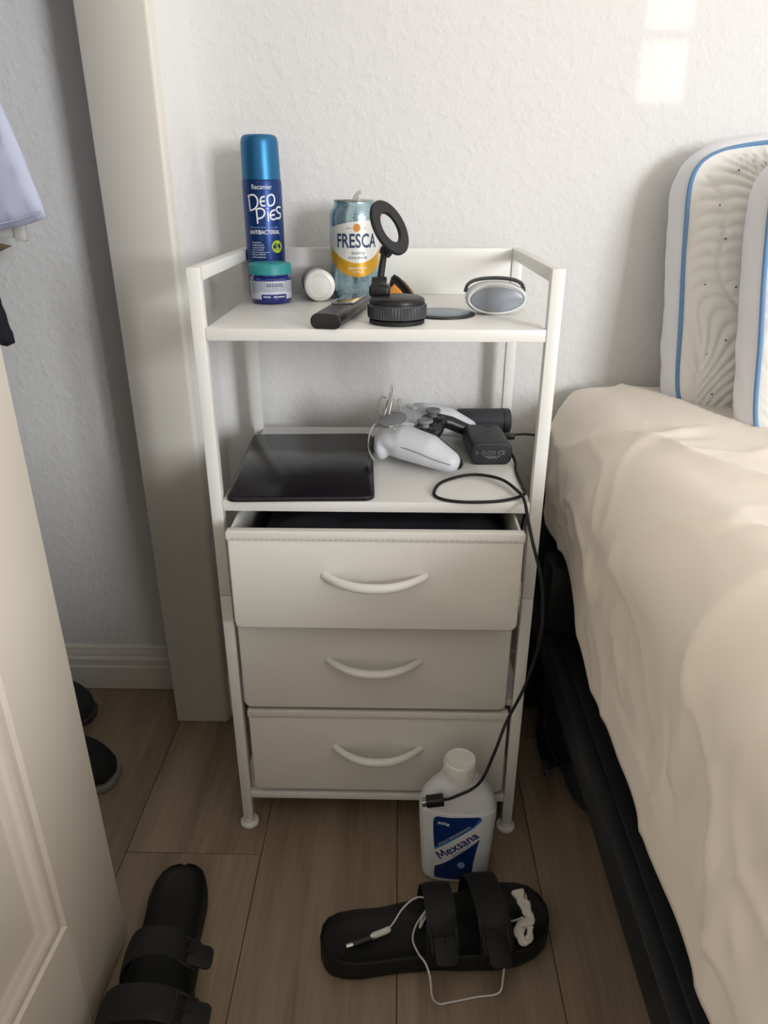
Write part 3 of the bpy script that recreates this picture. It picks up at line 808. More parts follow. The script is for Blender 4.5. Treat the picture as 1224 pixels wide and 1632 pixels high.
# --- game controller
CWHT = mat('controller white', '#dfe1e8', 0.42, bump=(900, 0.05, 0.0002))
CBLK = mat('controller black', '#1a1b1f', 0.35)
CGRY = mat('controller grey', '#8b8d92', 0.5)
gc = thing('game_controller', 'white and black game controller lying on the middle shelf', 'game controller', (0.0600, 0.1740, Z2 + 0.001), (0, 0, R(-14)))
# local: +x towards the grips' tips, -x trigger side, y across (near grip at -y), z up
sh = []
for s in (-1, 1):
    sh.append(('c', [(-0.038, s * 0.046, 0.032), (-0.012, s * 0.057, 0.034), (0.022, s * 0.066, 0.029), (0.052, s * 0.073, 0.0185)], [0.0190, 0.0235, 0.0215, 0.0150]))
    sh.append(('e', Vector((-0.020, s * 0.050, 0.036)), (0.034, 0.028, 0.016), I3))
    sh.append(('e', Vector((-0.043, s * 0.052, 0.026)), (0.012, 0.022, 0.020), I3))
sh.append(('b', Vector((-0.024, 0, 0.037)), (0.026, 0.045, 0.011), I3, 0.008))
blob('shell', sh, 0.0022, CWHT, gc, 8)
for s in (-1, 1):
    tube('shell_seam', [(-0.030, s * 0.0715, 0.030), (-0.010, s * 0.0805, 0.0345), (0.012, s * 0.0865, 0.0315), (0.034, s * 0.0895, 0.0255), (0.056, s * 0.0870, 0.0190)], 0.0006, CGRY, gc, 6)
# dark centre between the grips
sh = [('b', Vector((-0.004, 0, 0.031)), (0.030, 0.036, 0.014), I3, 0.008)]
for s in (-1, 1):
    sh.append(('e', Vector((0.008, s * 0.027, 0.036)), (0.020, 0.018, 0.0125), I3))
    sh.append(('c', [(0.005, s * 0.040, 0.040), (0.030, s * 0.050, 0.033), (0.053, s * 0.060, 0.021), (0.062, s * 0.070, 0.0155)], [0.010, 0.010, 0.0095, 0.0085]))
blob('centre_body', sh, 0.0022, CBLK, gc, 6)
for s in (-1, 1):
    st = lathe('thumb_stick', [(0, 0), (0.0062, 0), (0.0056, 0.007), (0.0062, 0.0095), (0.0105, 0.0105), (0.0112, 0.0125), (0.0105, 0.0142), (0.0088, 0.0148), (0.0078, 0.0142), (0, 0.0136)], CGRY, gc, 36, loc=(0.009, s * 0.026, 0.0440))
    lathe('stick_well', [(0.0120, 0), (0.0160, 0), (0.0160, 0.0015), (0.0145, 0.0024), (0.0120, 0.0010)], CBLK, gc, 36, loc=(0.009, s * 0.026, 0.0450))
    tube('trigger', [(-0.047, s * 0.036, 0.030), (-0.055, s * 0.048, 0.027), (-0.050, s * 0.061, 0.024)], 0.0085, CBLK, gc, 12)
prism('touchpad', [(-0.046, -0.028), (-0.006, -0.021), (-0.004, 0.0), (-0.006, 0.021), (-0.046, 0.028)], 0.0475, 0.0500, CWHT, gc, 0.001)
for (dx, dy) in ((0.0085, 0), (-0.0085, 0), (0, 0.0085), (0, -0.0085)):
    box('direction_button', -0.022 + dx - 0.0036, -0.022 + dx + 0.0036, -0.052 + dy - 0.0036, -0.052 + dy + 0.0036, 0.0505, 0.0545, CWHT, gc, 0.0014)
    lathe('action_button', [(0, 0), (0.0045, 0), (0.0045, 0.0026), (0.0038, 0.0034), (0, 0.0036)], CWHT, gc, 20, loc=(-0.022 + dx * 1.15, 0.052 + dy * 1.15, 0.0515))

# --- eyeglasses propped on the controller
eg = thing('eyeglasses', 'thin wire eyeglasses propped over the back of the game controller', 'eyeglasses', (0.0000, 0.1400, Z2))
WIRE = mat('silver wire', '#a9a7a0', 0.3, 0.9)
LENS = mat('lens', '#a6a8ab', 0.1, trans=0.3, coat=0.3)
e_l = [(0.0190 * math.cos(2 * PI * i / 28), 0.0150 * math.sin(2 * PI * i / 28)) for i in range(28)]
l1 = prism('lens', e_l, -0.0008, 0.0008, LENS, eg, 0.0003, loc=(0.0180, 0.004, 0.0600), rot=(R(16), R(-12), R(20)))
tube('rim', [(p[0], p[1], 0) for p in e_l], 0.0008, WIRE, l1, 6, closed=True, n=2)
tube('bridge', [(0.0050, 0.012, 0.0600), (-0.0010, 0.016, 0.074), (0.0030, 0.018, 0.086), (0.0110, 0.018, 0.083), (0.0090, 0.018, 0.070)], 0.0009, WIRE, eg, 6)
tube('bridge', [(0.0060, 0.012, 0.0600), (0.0130, 0.018, 0.082), (0.0175, 0.022, 0.103), (0.0165, 0.020, 0.080), (0.0130, 0.014, 0.062)], 0.0009, WIRE, eg, 6)
tube('nose_pad_arm', [(0.015, 0.014, 0.064), (0.023, 0.016, 0.073), (0.0275, 0.018, 0.079), (0.028, 0.014, 0.069)], 0.0008, WIRE, eg, 6)
lathe('nose_pad', [(0, -0.001), (0.003, -0.0006), (0.0034, 0), (0.003, 0.0006), (0, 0.001)], mat('clear silicone', '#d5d4cc', 0.2, trans=0.4), eg, 18, loc=(0.0275, 0.017, 0.0800), rot=(R(60), 0, 0), sy=1.5)
tube('temple', [(0.0000, 0.004, 0.0560), (-0.0080, 0.004, 0.050), (-0.0135, -0.002, 0.036), (-0.0130, -0.010, 0.020), (-0.0060, -0.018, 0.009)], 0.0011, mat('white temple', '#c9c7c0', 0.4), eg, 8)

# --- power adapter
pa = thing('power_adapter', 'black rectangular charger block lying on the right of the middle shelf', 'charger', (0.1505, 0.1740, Z2), (0, 0, R(3)))
prism('body', rrect(0.0560, 0.0315, 0.0105, 8, 0, 0.0160), -0.0430, 0.0430, mat('charcoal plastic', '#2b2c30', 0.5), pa, 0.0026, 3, axis='y', smooth=50)
prism('socket', rrect(0.009, 0.0035, 0.0016, 4, 0.006, 0.030), 0.0316, 0.0320, RUB, pa)
APR = mat('grey legend', '#8d8f94', 0.6)
fm = lambda u, v: (u, -0.04325, v)
flat_text('approval_marks', 'CE', APR, pa, fm, 0.0095, 0.0062, 0.0135, 0.0180)
for (x, z, s) in ((-0.020, 0.0180, 0.004), (-0.0105, 0.0178, 0.005), (-0.0030, 0.0178, 0.005), (0.0030, 0.0180, 0.004)):
    tube('approval_ring', [(x + s / 2 * math.cos(2 * PI * i / 10), -0.0431, z + s / 2 * math.sin(2 * PI * i / 10)) for i in range(10)], 0.0003, APR, pa, 5, closed=True, n=2)
tag(mesh('legend_lines', *join_data([([(x, -0.04325, z), (x + L, -0.04325, z), (x + L, -0.04325, z + 0.0011), (x, -0.04325, z + 0.0011)], [(0, 1, 2, 3)]) for (x, z, L) in ((-0.010, 0.0122, 0.006), (-0.003, 0.0122, 0.009), (0.0075, 0.0122, 0.004), (-0.006, 0.0100, 0.008), (0.003, 0.0100, 0.005))]), APR, pa, 0, fix=False), kind='stuff')
prism('usb_plug', rrect(0.0105, 0.0090, 0.003, 4, 0.030, 0.0170), 0.0285, 0.0450, BLK, pa, 0.001, axis='x')

# --- cylindrical speaker / power bank behind it
bk = thing('power_bank', 'dark grey cylindrical power bank behind the charger block', 'power bank', (0.1560, 0.2730, Z2 + 0.0195), (0, 0, R(2)))
lathe('body', [(0, -0.0410), (0.0150, -0.0410), (0.0178, -0.0400), (0.0190, -0.0375), (0.0190, 0.0375), (0.0178, 0.0400), (0.0150, 0.0410), (0, 0.0410)], mat('dark fabric grille', '#33343a', 0.6, bump=(900, 0.5, 0.0008)), bk, 40, rot=(0, PI / 2, 0))
lathe('end_ring', [(0.0190, 0.0285), (0.0194, 0.0288), (0.0194, 0.0310), (0.0190, 0.0313)], BLK, bk, 40, rot=(0, PI / 2, 0))
lathe('end_ring', [(0.0190, -0.0375), (0.0193, -0.0372), (0.0193, -0.0355), (0.0190, -0.0352)], BLK, bk, 40, rot=(0, PI / 2, 0))

# --- cables
tag(tube('black_cable', [(0.1930, 0.2120, Z2 + 0.0170), (0.2100, 0.2150, 0.552), (0.2300, 0.2220, 0.548), (0.2520, 0.2450, 0.538), (0.2620, 0.2900, 0.500), (0.2540, 0.3120, 0.440), (0.2400, 0.3150, 0.380), (0.2300, 0.3120, 0.300)], 0.0019, RUB, None, 8), 'thin black cord from the charger vanishing behind the bed', 'cable')
uc = thing('usb_cable', 'long black charging cable looping off the middle shelf down to the powder bottle', 'cable', (0, 0, 0))
cz = Z2 + 0.0021
tube('cord', [(0.1805, 0.1620, Z2 + 0.012), (0.1860, 0.1400, cz + 0.003), (0.1835, 0.1100, cz), (0.1825, 0.0800, cz), (0.1830, 0.0480, cz), (0.1800, 0.0230, cz), (0.1500, 0.0030, cz), (0.1060, -0.0030, cz + 0.0005), (0.0780, 0.0080, cz), (0.0710, 0.0280, cz), (0.0840, 0.0640, cz), (0.1220, 0.0840, cz + 0.002), (0.1570, 0.0640, cz + 0.004), (0.1740, 0.0200, cz + 0.004), (0.1770, -0.0030, cz + 0.002), (0.1765, -0.0280, 0.5330), (0.1800, -0.0520, 0.5120), (0.1945, -0.0600, 0.4580), (0.1990, -0.0620, 0.3920), (0.1880, -0.0630, 0.3230), (0.1665, -0.0660, 0.2620), (0.1510, -0.0860, 0.2300), (0.1330, -0.0930, 0.1850), (0.1010, -0.0960, 0.1640), (0.0880, -0.0960, 0.1600)], 0.0020, RUB, uc, 10, n=10)
pg = thing('plug', None, None, (0.0890, -0.0960, 0.1600), (0, R(-8), R(2))); pg.parent = uc
prism('plug_body', rrect(0.0135, 0.0125, 0.0028, 4), -0.0225, 0.0, BLK, pg, 0.001, axis='x')
prism('plug_tip', rrect(0.0105, 0.0085, 0.0015, 3), -0.0285, -0.0225, SILV, pg, 0.0004, axis='x')

# ------------------------------------------------------------------ floor: powder bottle
pb = thing('powder_bottle', 'white plastic powder bottle with a blue label beside the nightstand leg', 'bottle', (0.1110, -0.0660, 0), (0, 0, R(-3)))
BOT = mat('milky plastic', '#e4e6ea', 0.38, sss=0.15)
secs = [(0.000, 0.0420, 0.0210), (0.003, 0.0455, 0.0245), (0.010, 0.0462, 0.0255), (0.040, 0.0478, 0.0260), (0.080, 0.0502, 0.0262), (0.115, 0.0518, 0.0262), (0.128, 0.0516, 0.0260), (0.1300, 0.0505, 0.0252), (0.1360, 0.0495, 0.0250), (0.1460, 0.0455, 0.0238), (0.1560, 0.0385, 0.0225), (0.1660, 0.0300, 0.0215), (0.1720, 0.0255, 0.0210), (0.1760, 0.0238, 0.0205), (0.1765, 0.0180, 0.0180)]
def bsec(z):
    for i in range(len(secs) - 1):
        if secs[i][0] <= z <= secs[i + 1][0]:
            t = (z - secs[i][0]) / (secs[i + 1][0] - secs[i][0])
            return secs[i][1] + (secs[i + 1][1] - secs[i][1]) * t, secs[i][2] + (secs[i + 1][2] - secs[i][2]) * t
    return secs[-1][1:]
vs, fs = [], []
NA = 64
zs = []
for i in range(len(secs) - 1):
    for q in range(3): zs.append(secs[i][0] + (secs[i + 1][0] - secs[i][0]) * q / 3)
zs.append(secs[-1][0])
def pexp(z): return 2.9 if z < 0.13 else max(2.0, 2.9 - (z - 0.13) / 0.045 * 0.9)
for z in zs:
    a_, b_ = bsec(z); e = 2 / pexp(z)
    for i in range(NA):
        t = 2 * PI * i / NA
        c_, s_ = math.cos(t), math.sin(t)
        vs.append((a_ * math.copysign(abs(c_) ** e, c_), b_ * math.copysign(abs(s_) ** e, s_), z))
for j in range(len(zs) - 1):
    for i in range(NA): fs.append((j * NA + i, j * NA + (i + 1) % NA, (j + 1) * NA + (i + 1) % NA, (j + 1) * NA + i))
fs.append(tuple(range(NA))[::-1]); fs.append(tuple((len(zs) - 1) * NA + i for i in range(NA)))
mesh('body', vs, fs, BOT, pb, 60)
# fluted cap
vs, fs = [], []
prof = [(0.0172, 0.1740), (0.0216, 0.1748), (0.0212, 0.1960), (0.0204, 0.1995), (0.0190, 0.2012), (0.0172, 0.2008), (0.0165, 0.2000), (0.0, 0.2004)]
N = 72; K = len(prof)
for i in range(N):
    a = 2 * PI * i / N
    for q, (rr, z) in enumerate(prof):
        s = 1.0 if q in (0, 5, 6, 7) else (1.0 + (0.014 if i % 2 else -0.008))
        vs.append((rr * s * math.cos(a), rr * s * math.sin(a), z))
for i in range(N):
    for q in range(K - 1): fs.append((i * K + q, ((i + 1) % N) * K + q, ((i + 1) % N) * K + q + 1, i * K + q + 1))
mesh('cap', vs, fs, mat('white cap', '#eceae6', 0.4, bump=(380, 0.8, 0.0015)), pb, 30)
def bmap(eps):
    def f(x, z):
        a_, b_ = bsec(z); n = pexp(z)
        q = max(0.0, 1 - min(0.999, abs(x) / a_) ** n) ** (1 / n)
        return (x, -(b_ * q + eps), z)
    return f
def L2(xz, yz): return ((xz - 510) * 0.000113, 0.1450 - (yz - 638) * 0.000147)
def poly_patch(name, pts, m, mapf, n=18):
    """fill a closed outline with a fine mesh laid on the bottle front"""
    P = [L2(*p) for p in pts]
    bm = bmesh.new()
    vv = [bm.verts.new((p[0], p[1], 0)) for p in P]
    bm.faces.new(vv)
    bmesh.ops.triangulate(bm, faces=bm.faces[:])
    for _ in range(3): bmesh.ops.subdivide_edges(bm, edges=[e for e in bm.edges if e.calc_length() > 0.004], cuts=1, use_grid_fill=True); bmesh.ops.triangulate(bm, faces=bm.faces[:])
    for v in bm.verts: v.co = Vector(mapf(v.co.x, v.co.y))
    return bm_obj(name, bm, m, pb, 179)
BLUE = mat('deep blue label', '#10306f', 0.35)
LBLU = mat('sky blue label', '#2f86c9', 0.35)
PAPR = mat('white label', '#e6e6e8', 0.4)
MNVY = mat('navy lettering', '#171a6b', 0.4)
poly_patch('blue_label', [(222, 850), (232, 805), (270, 782), (420, 784), (600, 772), (740, 768), (770, 776), (790, 815), (700, 890), (560, 985), (420, 1080), (330, 1140), (250, 1195), (238, 1100), (226, 960)], BLUE, bmap(0.00025))
poly_patch('label_stripe', [(790, 812), (765, 786), (690, 880), (560, 975), (420, 1062), (330, 1118), (244, 1168), (250, 1197), (330, 1144), (420, 1085), (560, 990), (700, 895)], LBLU, bmap(0.00040))
poly_patch('blue_label', [(778, 1040), (700, 1110), (560, 1215), (420, 1320), (330, 1375), (262, 1408), (255, 1480), (258, 1560), (715, 1560), (708, 1480), (720, 1330), (742, 1200)], BLUE, bmap(0.00025))
poly_patch('white_band', [(790, 815), (700, 893), (560, 988), (420, 1083), (330, 1142), (250, 1197), (255, 1300), (262, 1408), (330, 1374), (420, 1318), (560, 1213), (700, 1108), (778, 1040), (788, 930)], PAPR, bmap(0.0003))
def btext(name, body, m, xz, yz, w_, h_, ang, bold=0.0, shear=0.0):
    cx_, cz_ = L2(xz, yz)
    return flat_text(name, body, m, pb, bmap(0.00055), w_, h_, cx_, cz_, bold, shear, ang)
ba = R(41); bx_, bz_ = L2(518, 1120)
def bl(x, y): return (bx_ + x * math.cos(ba) - y * math.sin(ba), bz_ + x * math.sin(ba) + y * math.cos(ba))
strokes('brand_initial', [[bl(*p) for p in l] for l in ([(-0.0335, -0.0062), (-0.0320, 0.0062)], [(-0.0320, 0.0062), (-0.0275, -0.0030)], [(-0.0275, -0.0030), (-0.0230, 0.0062)], [(-0.0230, 0.0062), (-0.0215, -0.0062)])], 0.0011, MNVY, pb, bmap(0.0006))
e_c = bl(0.0068, -0.0020)
flat_text('brand_name', 'exsana', MNVY, pb, bmap(0.0006), 0.0525, 0.0098, e_c[0], e_c[1], 0.015, 0.0, ba)
btext('print_line', 'ANTIBACTERIAL', mat('grey blue print', '#5b5f78', 0.5), 590, 1172, 0.0400, 0.0038, R(41))
btext('print_line', 'POLVO DESODORANTE', WPRINT, 478, 1000, 0.0540, 0.0036, R(41))
btext('net_weight', '300g', WPRINT, 343, 862, 0.0160, 0.0056, R(-4), bold=0.015)
disc_patch('emblem', *L2(575, 1365), 0.0050, LPRINT, pb, bmap(0.0005), ry_=0.0060)

# ------------------------------------------------------------------ sandals
def sandal(name, label, loc, rot, side, group=None):
    """local +x heel -> toe, +y = inner (instep) side when side=1; sits on z=0"""
    t_ = thing(name, label, 'sandal', loc, rot)
    L = 0.292
    def half(t):
        # (outer, inner) half widths along the length
        key = [(0, 0.0), (0.012, 0.017), (0.04, 0.0275), (0.09, 0.0345), (0.16, 0.0375), (0.30, 0.0370), (0.45, 0.0395), (0.60, 0.0465), (0.72, 0.0510), (0.82, 0.0500), (0.90, 0.0430), (0.95, 0.0330), (0.985, 0.0190), (1, 0.0)]
        kin = [(0, 0.0), (0.012, 0.017), (0.04, 0.0275), (0.09, 0.0345), (0.16, 0.0375), (0.30, 0.0340), (0.45, 0.0330), (0.60, 0.0420), (0.72, 0.0490), (0.82, 0.0500), (0.90, 0.0460), (0.95, 0.0370), (0.985, 0.0220), (1, 0.0)]
        def ev(kk):
            for i in range(len(kk) - 1):
                if kk[i][0] <= t <= kk[i + 1][0]:
                    u = (t - kk[i][0]) / (kk[i + 1][0] - kk[i][0])
                    p0 = kk[max(i - 1, 0)]; p3 = kk[min(i + 2, len(kk) - 1)]
                    if t < 0.05 or t > 0.94: u2 = u
                    else: u2 = u * u * (3 - 2 * u) * 0.35 + u * 0.65
                    return kk[i][1] + (kk[i + 1][1] - kk[i][1]) * u2
            return 0
        return ev(key), ev(kin)
    ts = [0.0, 0.003, 0.008, 0.015, 0.025, 0.04, 0.06] + [0.08 + 0.84 * i / 34 for i in range(35)] + [0.935, 0.95, 0.965, 0.978, 0.988, 0.995, 1.0]
    def rim_h(t, s):
        h = 0.030 + 0.006 * math.exp(-((t - 0.0) / 0.12) ** 2) + 0.004 * math.exp(-((t - 1.0) / 0.10) ** 2)
        if s > 0: h += 0.009 * math.exp(-((t - 0.42) / 0.13) ** 2)
        return h
    vs, fs = [], []
    NB = 14
    cols = None
    for t in ts:
        wo, wi = half(t); wo = max(wo, 0.0040); wi = max(wi, 0.0040)
        x = t * L
        ring = []
        ho, hi = rim_h(t, -1), rim_h(t, 1)
        for (yy, zz) in ((-0.90 * wo, 0.0), (-0.97 * wo, 0.004), (-1.0 * wo, 0.012), (-1.0 * wo, ho - 0.003), (-0.985 * wo, ho), (-0.94 * wo, ho + 0.0012), (-0.885 * wo, ho - 0.0005)): ring.append((x, yy, zz))
        for q in range(NB + 1):
            s = -0.84 + 1.68 * q / NB
            wv = wi if s > 0 else wo
            hh = ho + (hi - ho) * (q / NB)
            end = min(1, min(t, 1 - t) / 0.10) ** 0.5
            dish = 0.0115 * (1 - (abs(s) / 0.86) ** 4) * end
            bump = 0.004 * math.exp(-((t - 0.60) / 0.07) ** 2 - (s / 0.45) ** 2) + 0.002 * math.exp(-((t - 0.72) / 0.03) ** 2)
            ring.append((x, s * wv, hh - 0.002 - dish + bump * 0.8))
        for (yy, zz) in ((0.885 * wi, hi - 0.0005), (0.94 * wi, hi + 0.0012), (0.985 * wi, hi), (1.0 * wi, hi - 0.003), (1.0 * wi, 0.012), (0.97 * wi, 0.004), (0.90 * wi, 0.0)): ring.append((x, yy, zz))
        ring = [(p[0], p[1] * side, p[2]) for p in ring]
        cols = len(ring)
        vs += ring
    for j in range(len(ts) - 1):
        for i in range(cols): fs.append((j * cols + i, j * cols + (i + 1) % cols, (j + 1) * cols + (i + 1) % cols, (j + 1) * cols + i))
    fs.append(tuple(range(cols))); fs.append(tuple((len(ts) - 1) * cols + i for i in range(cols)))
    mesh('sole', vs, fs, EVA, t_, 60)
    # two straps with buckles on the outer side
    for (tc_, wid, hgt, tilt) in ((0.50, 0.040, 0.060, 0.05), (0.715, 0.043, 0.052, -0.02)):
        wo, wi = half(tc_)
        vs, fs = [], []
        NA, NW = 28, 6
        for lay, off in ((0, 0.0), (1, 0.0032)):
            for i in range(NA + 1):
                a = PI * (1.06 - 1.12 * i / NA)
                s = math.cos(a)
                y = (wi if s > 0 else wo) * 1.0 * math.copysign(abs(s) ** 0.8, s)
                z = 0.024 + (hgt) * max(0, math.sin(a)) ** 0.75 - (0.006 if math.sin(a) < 0 else 0)
                nrm = Vector((0, s, max(0.05, math.sin(a)))).normalized()
                for q in range(NW + 1):
                    f = (q / NW - 0.5)
                    xx = tc_ * L + f * wid * (1.0 - 0.10 * math.sin(max(0, a))) + tilt * y
                    ed = 0.0010 * (abs(f) * 2) ** 4
                    zz = z + 0.0015 * math.sin(a * 3 + f * 4)
                    p = Vector((xx, y, zz)) + nrm * (off - (ed if lay else -ed))
                    vs.append((p.x, p.y * side, p.z))
        n1 = (NA + 1) * (NW + 1)
        for i in range(NA):
            for q in range(NW):
                k_ = i * (NW + 1) + q
                fs.append((k_, k_ + 1, k_ + NW + 2, k_ + NW + 1)); fs.append((n1 + k_, n1 + k_ + NW + 1, n1 + k_ + NW + 2, n1 + k_ + 1))
        for i in range(NA):
            for q in (0, NW):
                k_ = i * (NW + 1) + q
                fs.append((k_, k_ + NW + 1, n1 + k_ + NW + 1, n1 + k_))
        for q in range(NW):
            for i in (0, NA):
                k_ = i * (NW + 1) + q
                fs.append((k_, k_ + 1, n1 + k_ + 1, n1 + k_))
        st = mesh('strap', vs, fs, STRAPM, t_, 60)
        # buckle frame and the strap's tongue standing off the outer side
        yb = -wo * 0.90 * side; zb = 0.024 + hgt * 0.62
        an = R(42) * -side
        bk_ = thing('buckle', None, None, (tc_ * L, yb, zb), (-an * 1.0, 0, 0)); bk_.parent = st
        hw_, hh_ = 0.0155, 0.0135
        fr = [tube_data([Vector((-hw_, -hh_, 0.003)), Vector((hw_, -hh_, 0.003))], 0.0026, 8), tube_data([Vector((-hw_, hh_, 0.003)), Vector((hw_, hh_, 0.003))], 0.0026, 8),
              tube_data([Vector((-hw_, -hh_, 0.003)), Vector((-hw_, hh_, 0.003))], 0.0026, 8), tube_data([Vector((hw_, -hh_, 0.003)), Vector((hw_, hh_, 0.003))], 0.0026, 8),
              tube_data([Vector((0, -hh_, 0.0045)), Vector((0, hh_, 0.0045))], 0.0016, 8)]
        V_b, F_b = join_data(fr)
        me = bpy.data.meshes.new('frame'); me.from_pydata([tuple(v) for v in V_b], [], F_b)
        bk_mesh = link_obj('buckle', me, STRAPM, st, bk_.location, bk_.rotation_euler); bpy.data.objects.remove(bk_)
        prism('strap_end', rrect(0.027, 0.034, 0.007, 5), -0.0016, 0.0016, STRAPM, st, 0.0008, loc=(tc_ * L, yb - 0.013 * side, zb - 0.004), rot=(-an * 0.55, 0, 0))
    return t_
sandal('sandal', 'black two-strap sandal holding a white cable, in front of the powder bottle', (-0.0640, -0.2000, 0), (0, 0, R(9.5)), 1)
sandal('sandal', 'black two-strap sandal at the bottom left beside the open door', (-0.2600, -0.0960, 0), (0, 0, R(-87)), -1)

# --- white cable on the sandal
wc = thing('white_cable', 'white charging cable with a black adapter lying tangled over the sandal', 'cable', (0, 0, 0))
WC = mat('white cable', '#dcd9d2', 0.5)
tube('cord', [(0.0200, -0.1820, 0.0310), (0.0270, -0.1740, 0.0340), (0.0370, -0.1610, 0.0400), (0.0520, -0.1500, 0.0450), (0.0640, -0.1490, 0.0460), (0.0720, -0.1560, 0.0420), (0.0660, -0.1680, 0.0340), (0.0590, -0.1790, 0.0300), (0.0640, -0.1660, 0.0360), (0.0790, -0.1510, 0.0430), (0.0740, -0.1530, 0.0400), (0.0560, -0.1730, 0.0310), (0.0500, -0.1930, 0.0290), (0.0560, -0.2130, 0.0320), (0.0640, -0.2300, 0.0390), (0.0690, -0.2440, 0.0360), (0.0720, -0.2540, 0.0150), (0.0800, -0.2540, 0.0022), (0.0920, -0.2520, 0.0016), (0.1250, -0.2450, 0.0016), (0.1520, -0.2410, 0.0040), (0.1570, -0.2330, 0.0220), (0.1590, -0.2220, 0.0440), (0.1610, -0.2060, 0.0520), (0.1680, -0.1840, 0.0490), (0.1780, -0.1780, 0.0460), (0.1880, -0.1740, 0.0460)], 0.0012, WC, wc, 8, n=8)
cn = tube('connector', [(0.0215, -0.1805, 0.0310), (0.0170, -0.1840, 0.0302), (0.0000, -0.1905, 0.0290)], lambda t: 0.0022 + 0.0018 * min(1, t * 3), WC, wc, 10, n=6)
tube('metal_collar', [(0.0000, -0.1905, 0.0290), (-0.0025, -0.1915, 0.0288)], 0.0036, SILV, wc, 10, n=3)
tube('adapter', [(-0.0025, -0.1915, 0.0288), (-0.0240, -0.1995, 0.0272)], 0.0046, BLK, wc, 10, n=3, flat=(1.2, 0.8))
tube('adapter_tip', [(-0.0240, -0.1995, 0.0272), (-0.0320, -0.2020, 0.0267)], 0.0022, SILV, wc, 8, n=3, flat=(1.3, 0.6))

# --- crumpled white tissue / cable tie on the sandal toe
TIS = mat('white tissue', '#e2ddd2', 0.85)
vs, fs = [], []
path = spline([(0.1870, -0.1400, 0.0500), (0.1900, -0.1520, 0.0480), (0.1950, -0.1660, 0.0465), (0.1960, -0.1780, 0.0460), (0.1830, -0.1840, 0.0450), (0.1810, -0.1940, 0.0440), (0.1860, -0.2030, 0.0420), (0.1930, -0.1950, 0.0420), (0.1955, -0.1840, 0.0430)], 8)
NP = len(path); NS = 20
for i, p in enumerate(path):
    t = i / (NP - 1)
    tg = (path[min(i + 1, NP - 1)] - path[max(i - 1, 0)]).normalized()
    nn = Vector((0, 0, 1)); nn = (nn - tg * nn.dot(tg)).normalized(); bb = tg.cross(nn)
    rr = 0.0074 * (0.80 + 0.30 * abs(math.sin(PI * (t * 1.8 + 0.35)))) * (1 - 0.42 * t)
    for q in range(NS):
        a = 2 * PI * q / NS
        k_ = rr * (1 + 0.42 * noise.noise((i * 0.22, math.cos(a) * 1.3, math.sin(a) * 1.3)) + 0.18 * math.sin(3 * a + i * 0.5))
        vs.append(p + bb * k_ * math.cos(a) + nn * k_ * 0.75 * math.sin(a))
for i in range(NP - 1):
    for q in range(NS): fs.append((i * NS + q, i * NS + (q + 1) % NS, (i + 1) * NS + (q + 1) % NS, (i + 1) * NS + q))
fs.append(tuple(range(NS))); fs.append(tuple((NP - 1) * NS + q for q in range(NS)))
tag(mesh('crumpled_tissue', vs, fs, TIS, None, 50), 'crumpled white twist of tissue on the toe of the sandal', 'tissue')

# ------------------------------------------------------------------ bed
BX, BT = 0.254, 0.604           # left face of the mattress, top
bf = thing('bed', 'black steel bed frame under the cream mattress', 'bed', (BX, 0, 0))
def fb(name, x0, x1, y0, y1, z0, z1, bev=0.002): return box(name, x0 - BX, x1 - BX, y0, y1, z0, z1, STEEL, bf, bev)
fb('side_rail', 0.252, 0.285, -1.62, 0.312, 0.2080, 0.2560)
fb('rail_flange', 0.270, 0.330, -1.62, 0.312, 0.2560, 0.2600)
fb('mattress_support', 0.300, 1.74, -1.62, 0.312, 0.300, 0.3260)
for y in (0.245, -0.09, -0.275, -0.46, -0.80, -1.14, -1.48): fb('cross_slat', 0.285, 1.72, y - 0.03, y + 0.03, 0.262, 0.299)
for (x, y) in ((0.300, 0.27), (0.330, -0.405), (0.300, -1.55), (1.68, 0.27), (1.68, -1.55)): fb('leg', x, x + 0.035, y - 0.02, y + 0.02, 0, 0.2070 if x < 0.31 else 0.30)
fb('corner_bracket', 0.254, 0.300, 0.140, 0.200, 0.2570, 0.3700, 0.003)
fb('headboard_post', 0.262, 0.300, 0.285, 0.315, 0.0, 0.420, 0.003)
fb('foot_rail', 0.285, 1.72, -1.62, -1.585, 0.208, 0.256)
fb('side_rail', 1.715, 1.748, -1.62, 0.312, 0.208, 0.256)

mt = box('mattress', BX + 0.020, 1.74, -1.62, 0.310, 0.327, BT - 0.016, MATT, None, 0.10, 6)
tag(mt, 'thick mattress wrapped in the cream sheet at the right', 'mattress')

# sheet laid over the mattress: unrolled coordinates a (from the left edge), b (from the head edge)
rnd = random.Random(11)
def sprof(s, rr=0.088):
    """s: arc distance from the start of the rounding; returns (out, down)"""
    if s <= 0: return 0.0, 0.0
    q = s / rr
    if q < PI / 2: return rr * math.sin(q), rr * (1 - math.cos(q))
    return rr, rr + (s - rr * PI / 2)
crease = []   # (x0,y0,x1,y1,height,width) in unrolled coordinates
def cz_add(p, q, h, w): crease.append((p[0], p[1], q[0], q[1], h, w))
for _ in range(46):
    x = rnd.uniform(-0.24, 0.75); y = rnd.uniform(-0.65, 0.26)
    an = rnd.gauss(0.5, 0.55) if x > 0 else rnd.gauss(0.15, 0.5)
    L_ = rnd.uniform(0.04, 0.16)
    cz_add((x, y), (x + L_ * math.cos(an), y + L_ * math.sin(an)), rnd.choice((-1, 1)) * rnd.uniform(0.0015, 0.0045), rnd.uniform(0.006, 0.014))
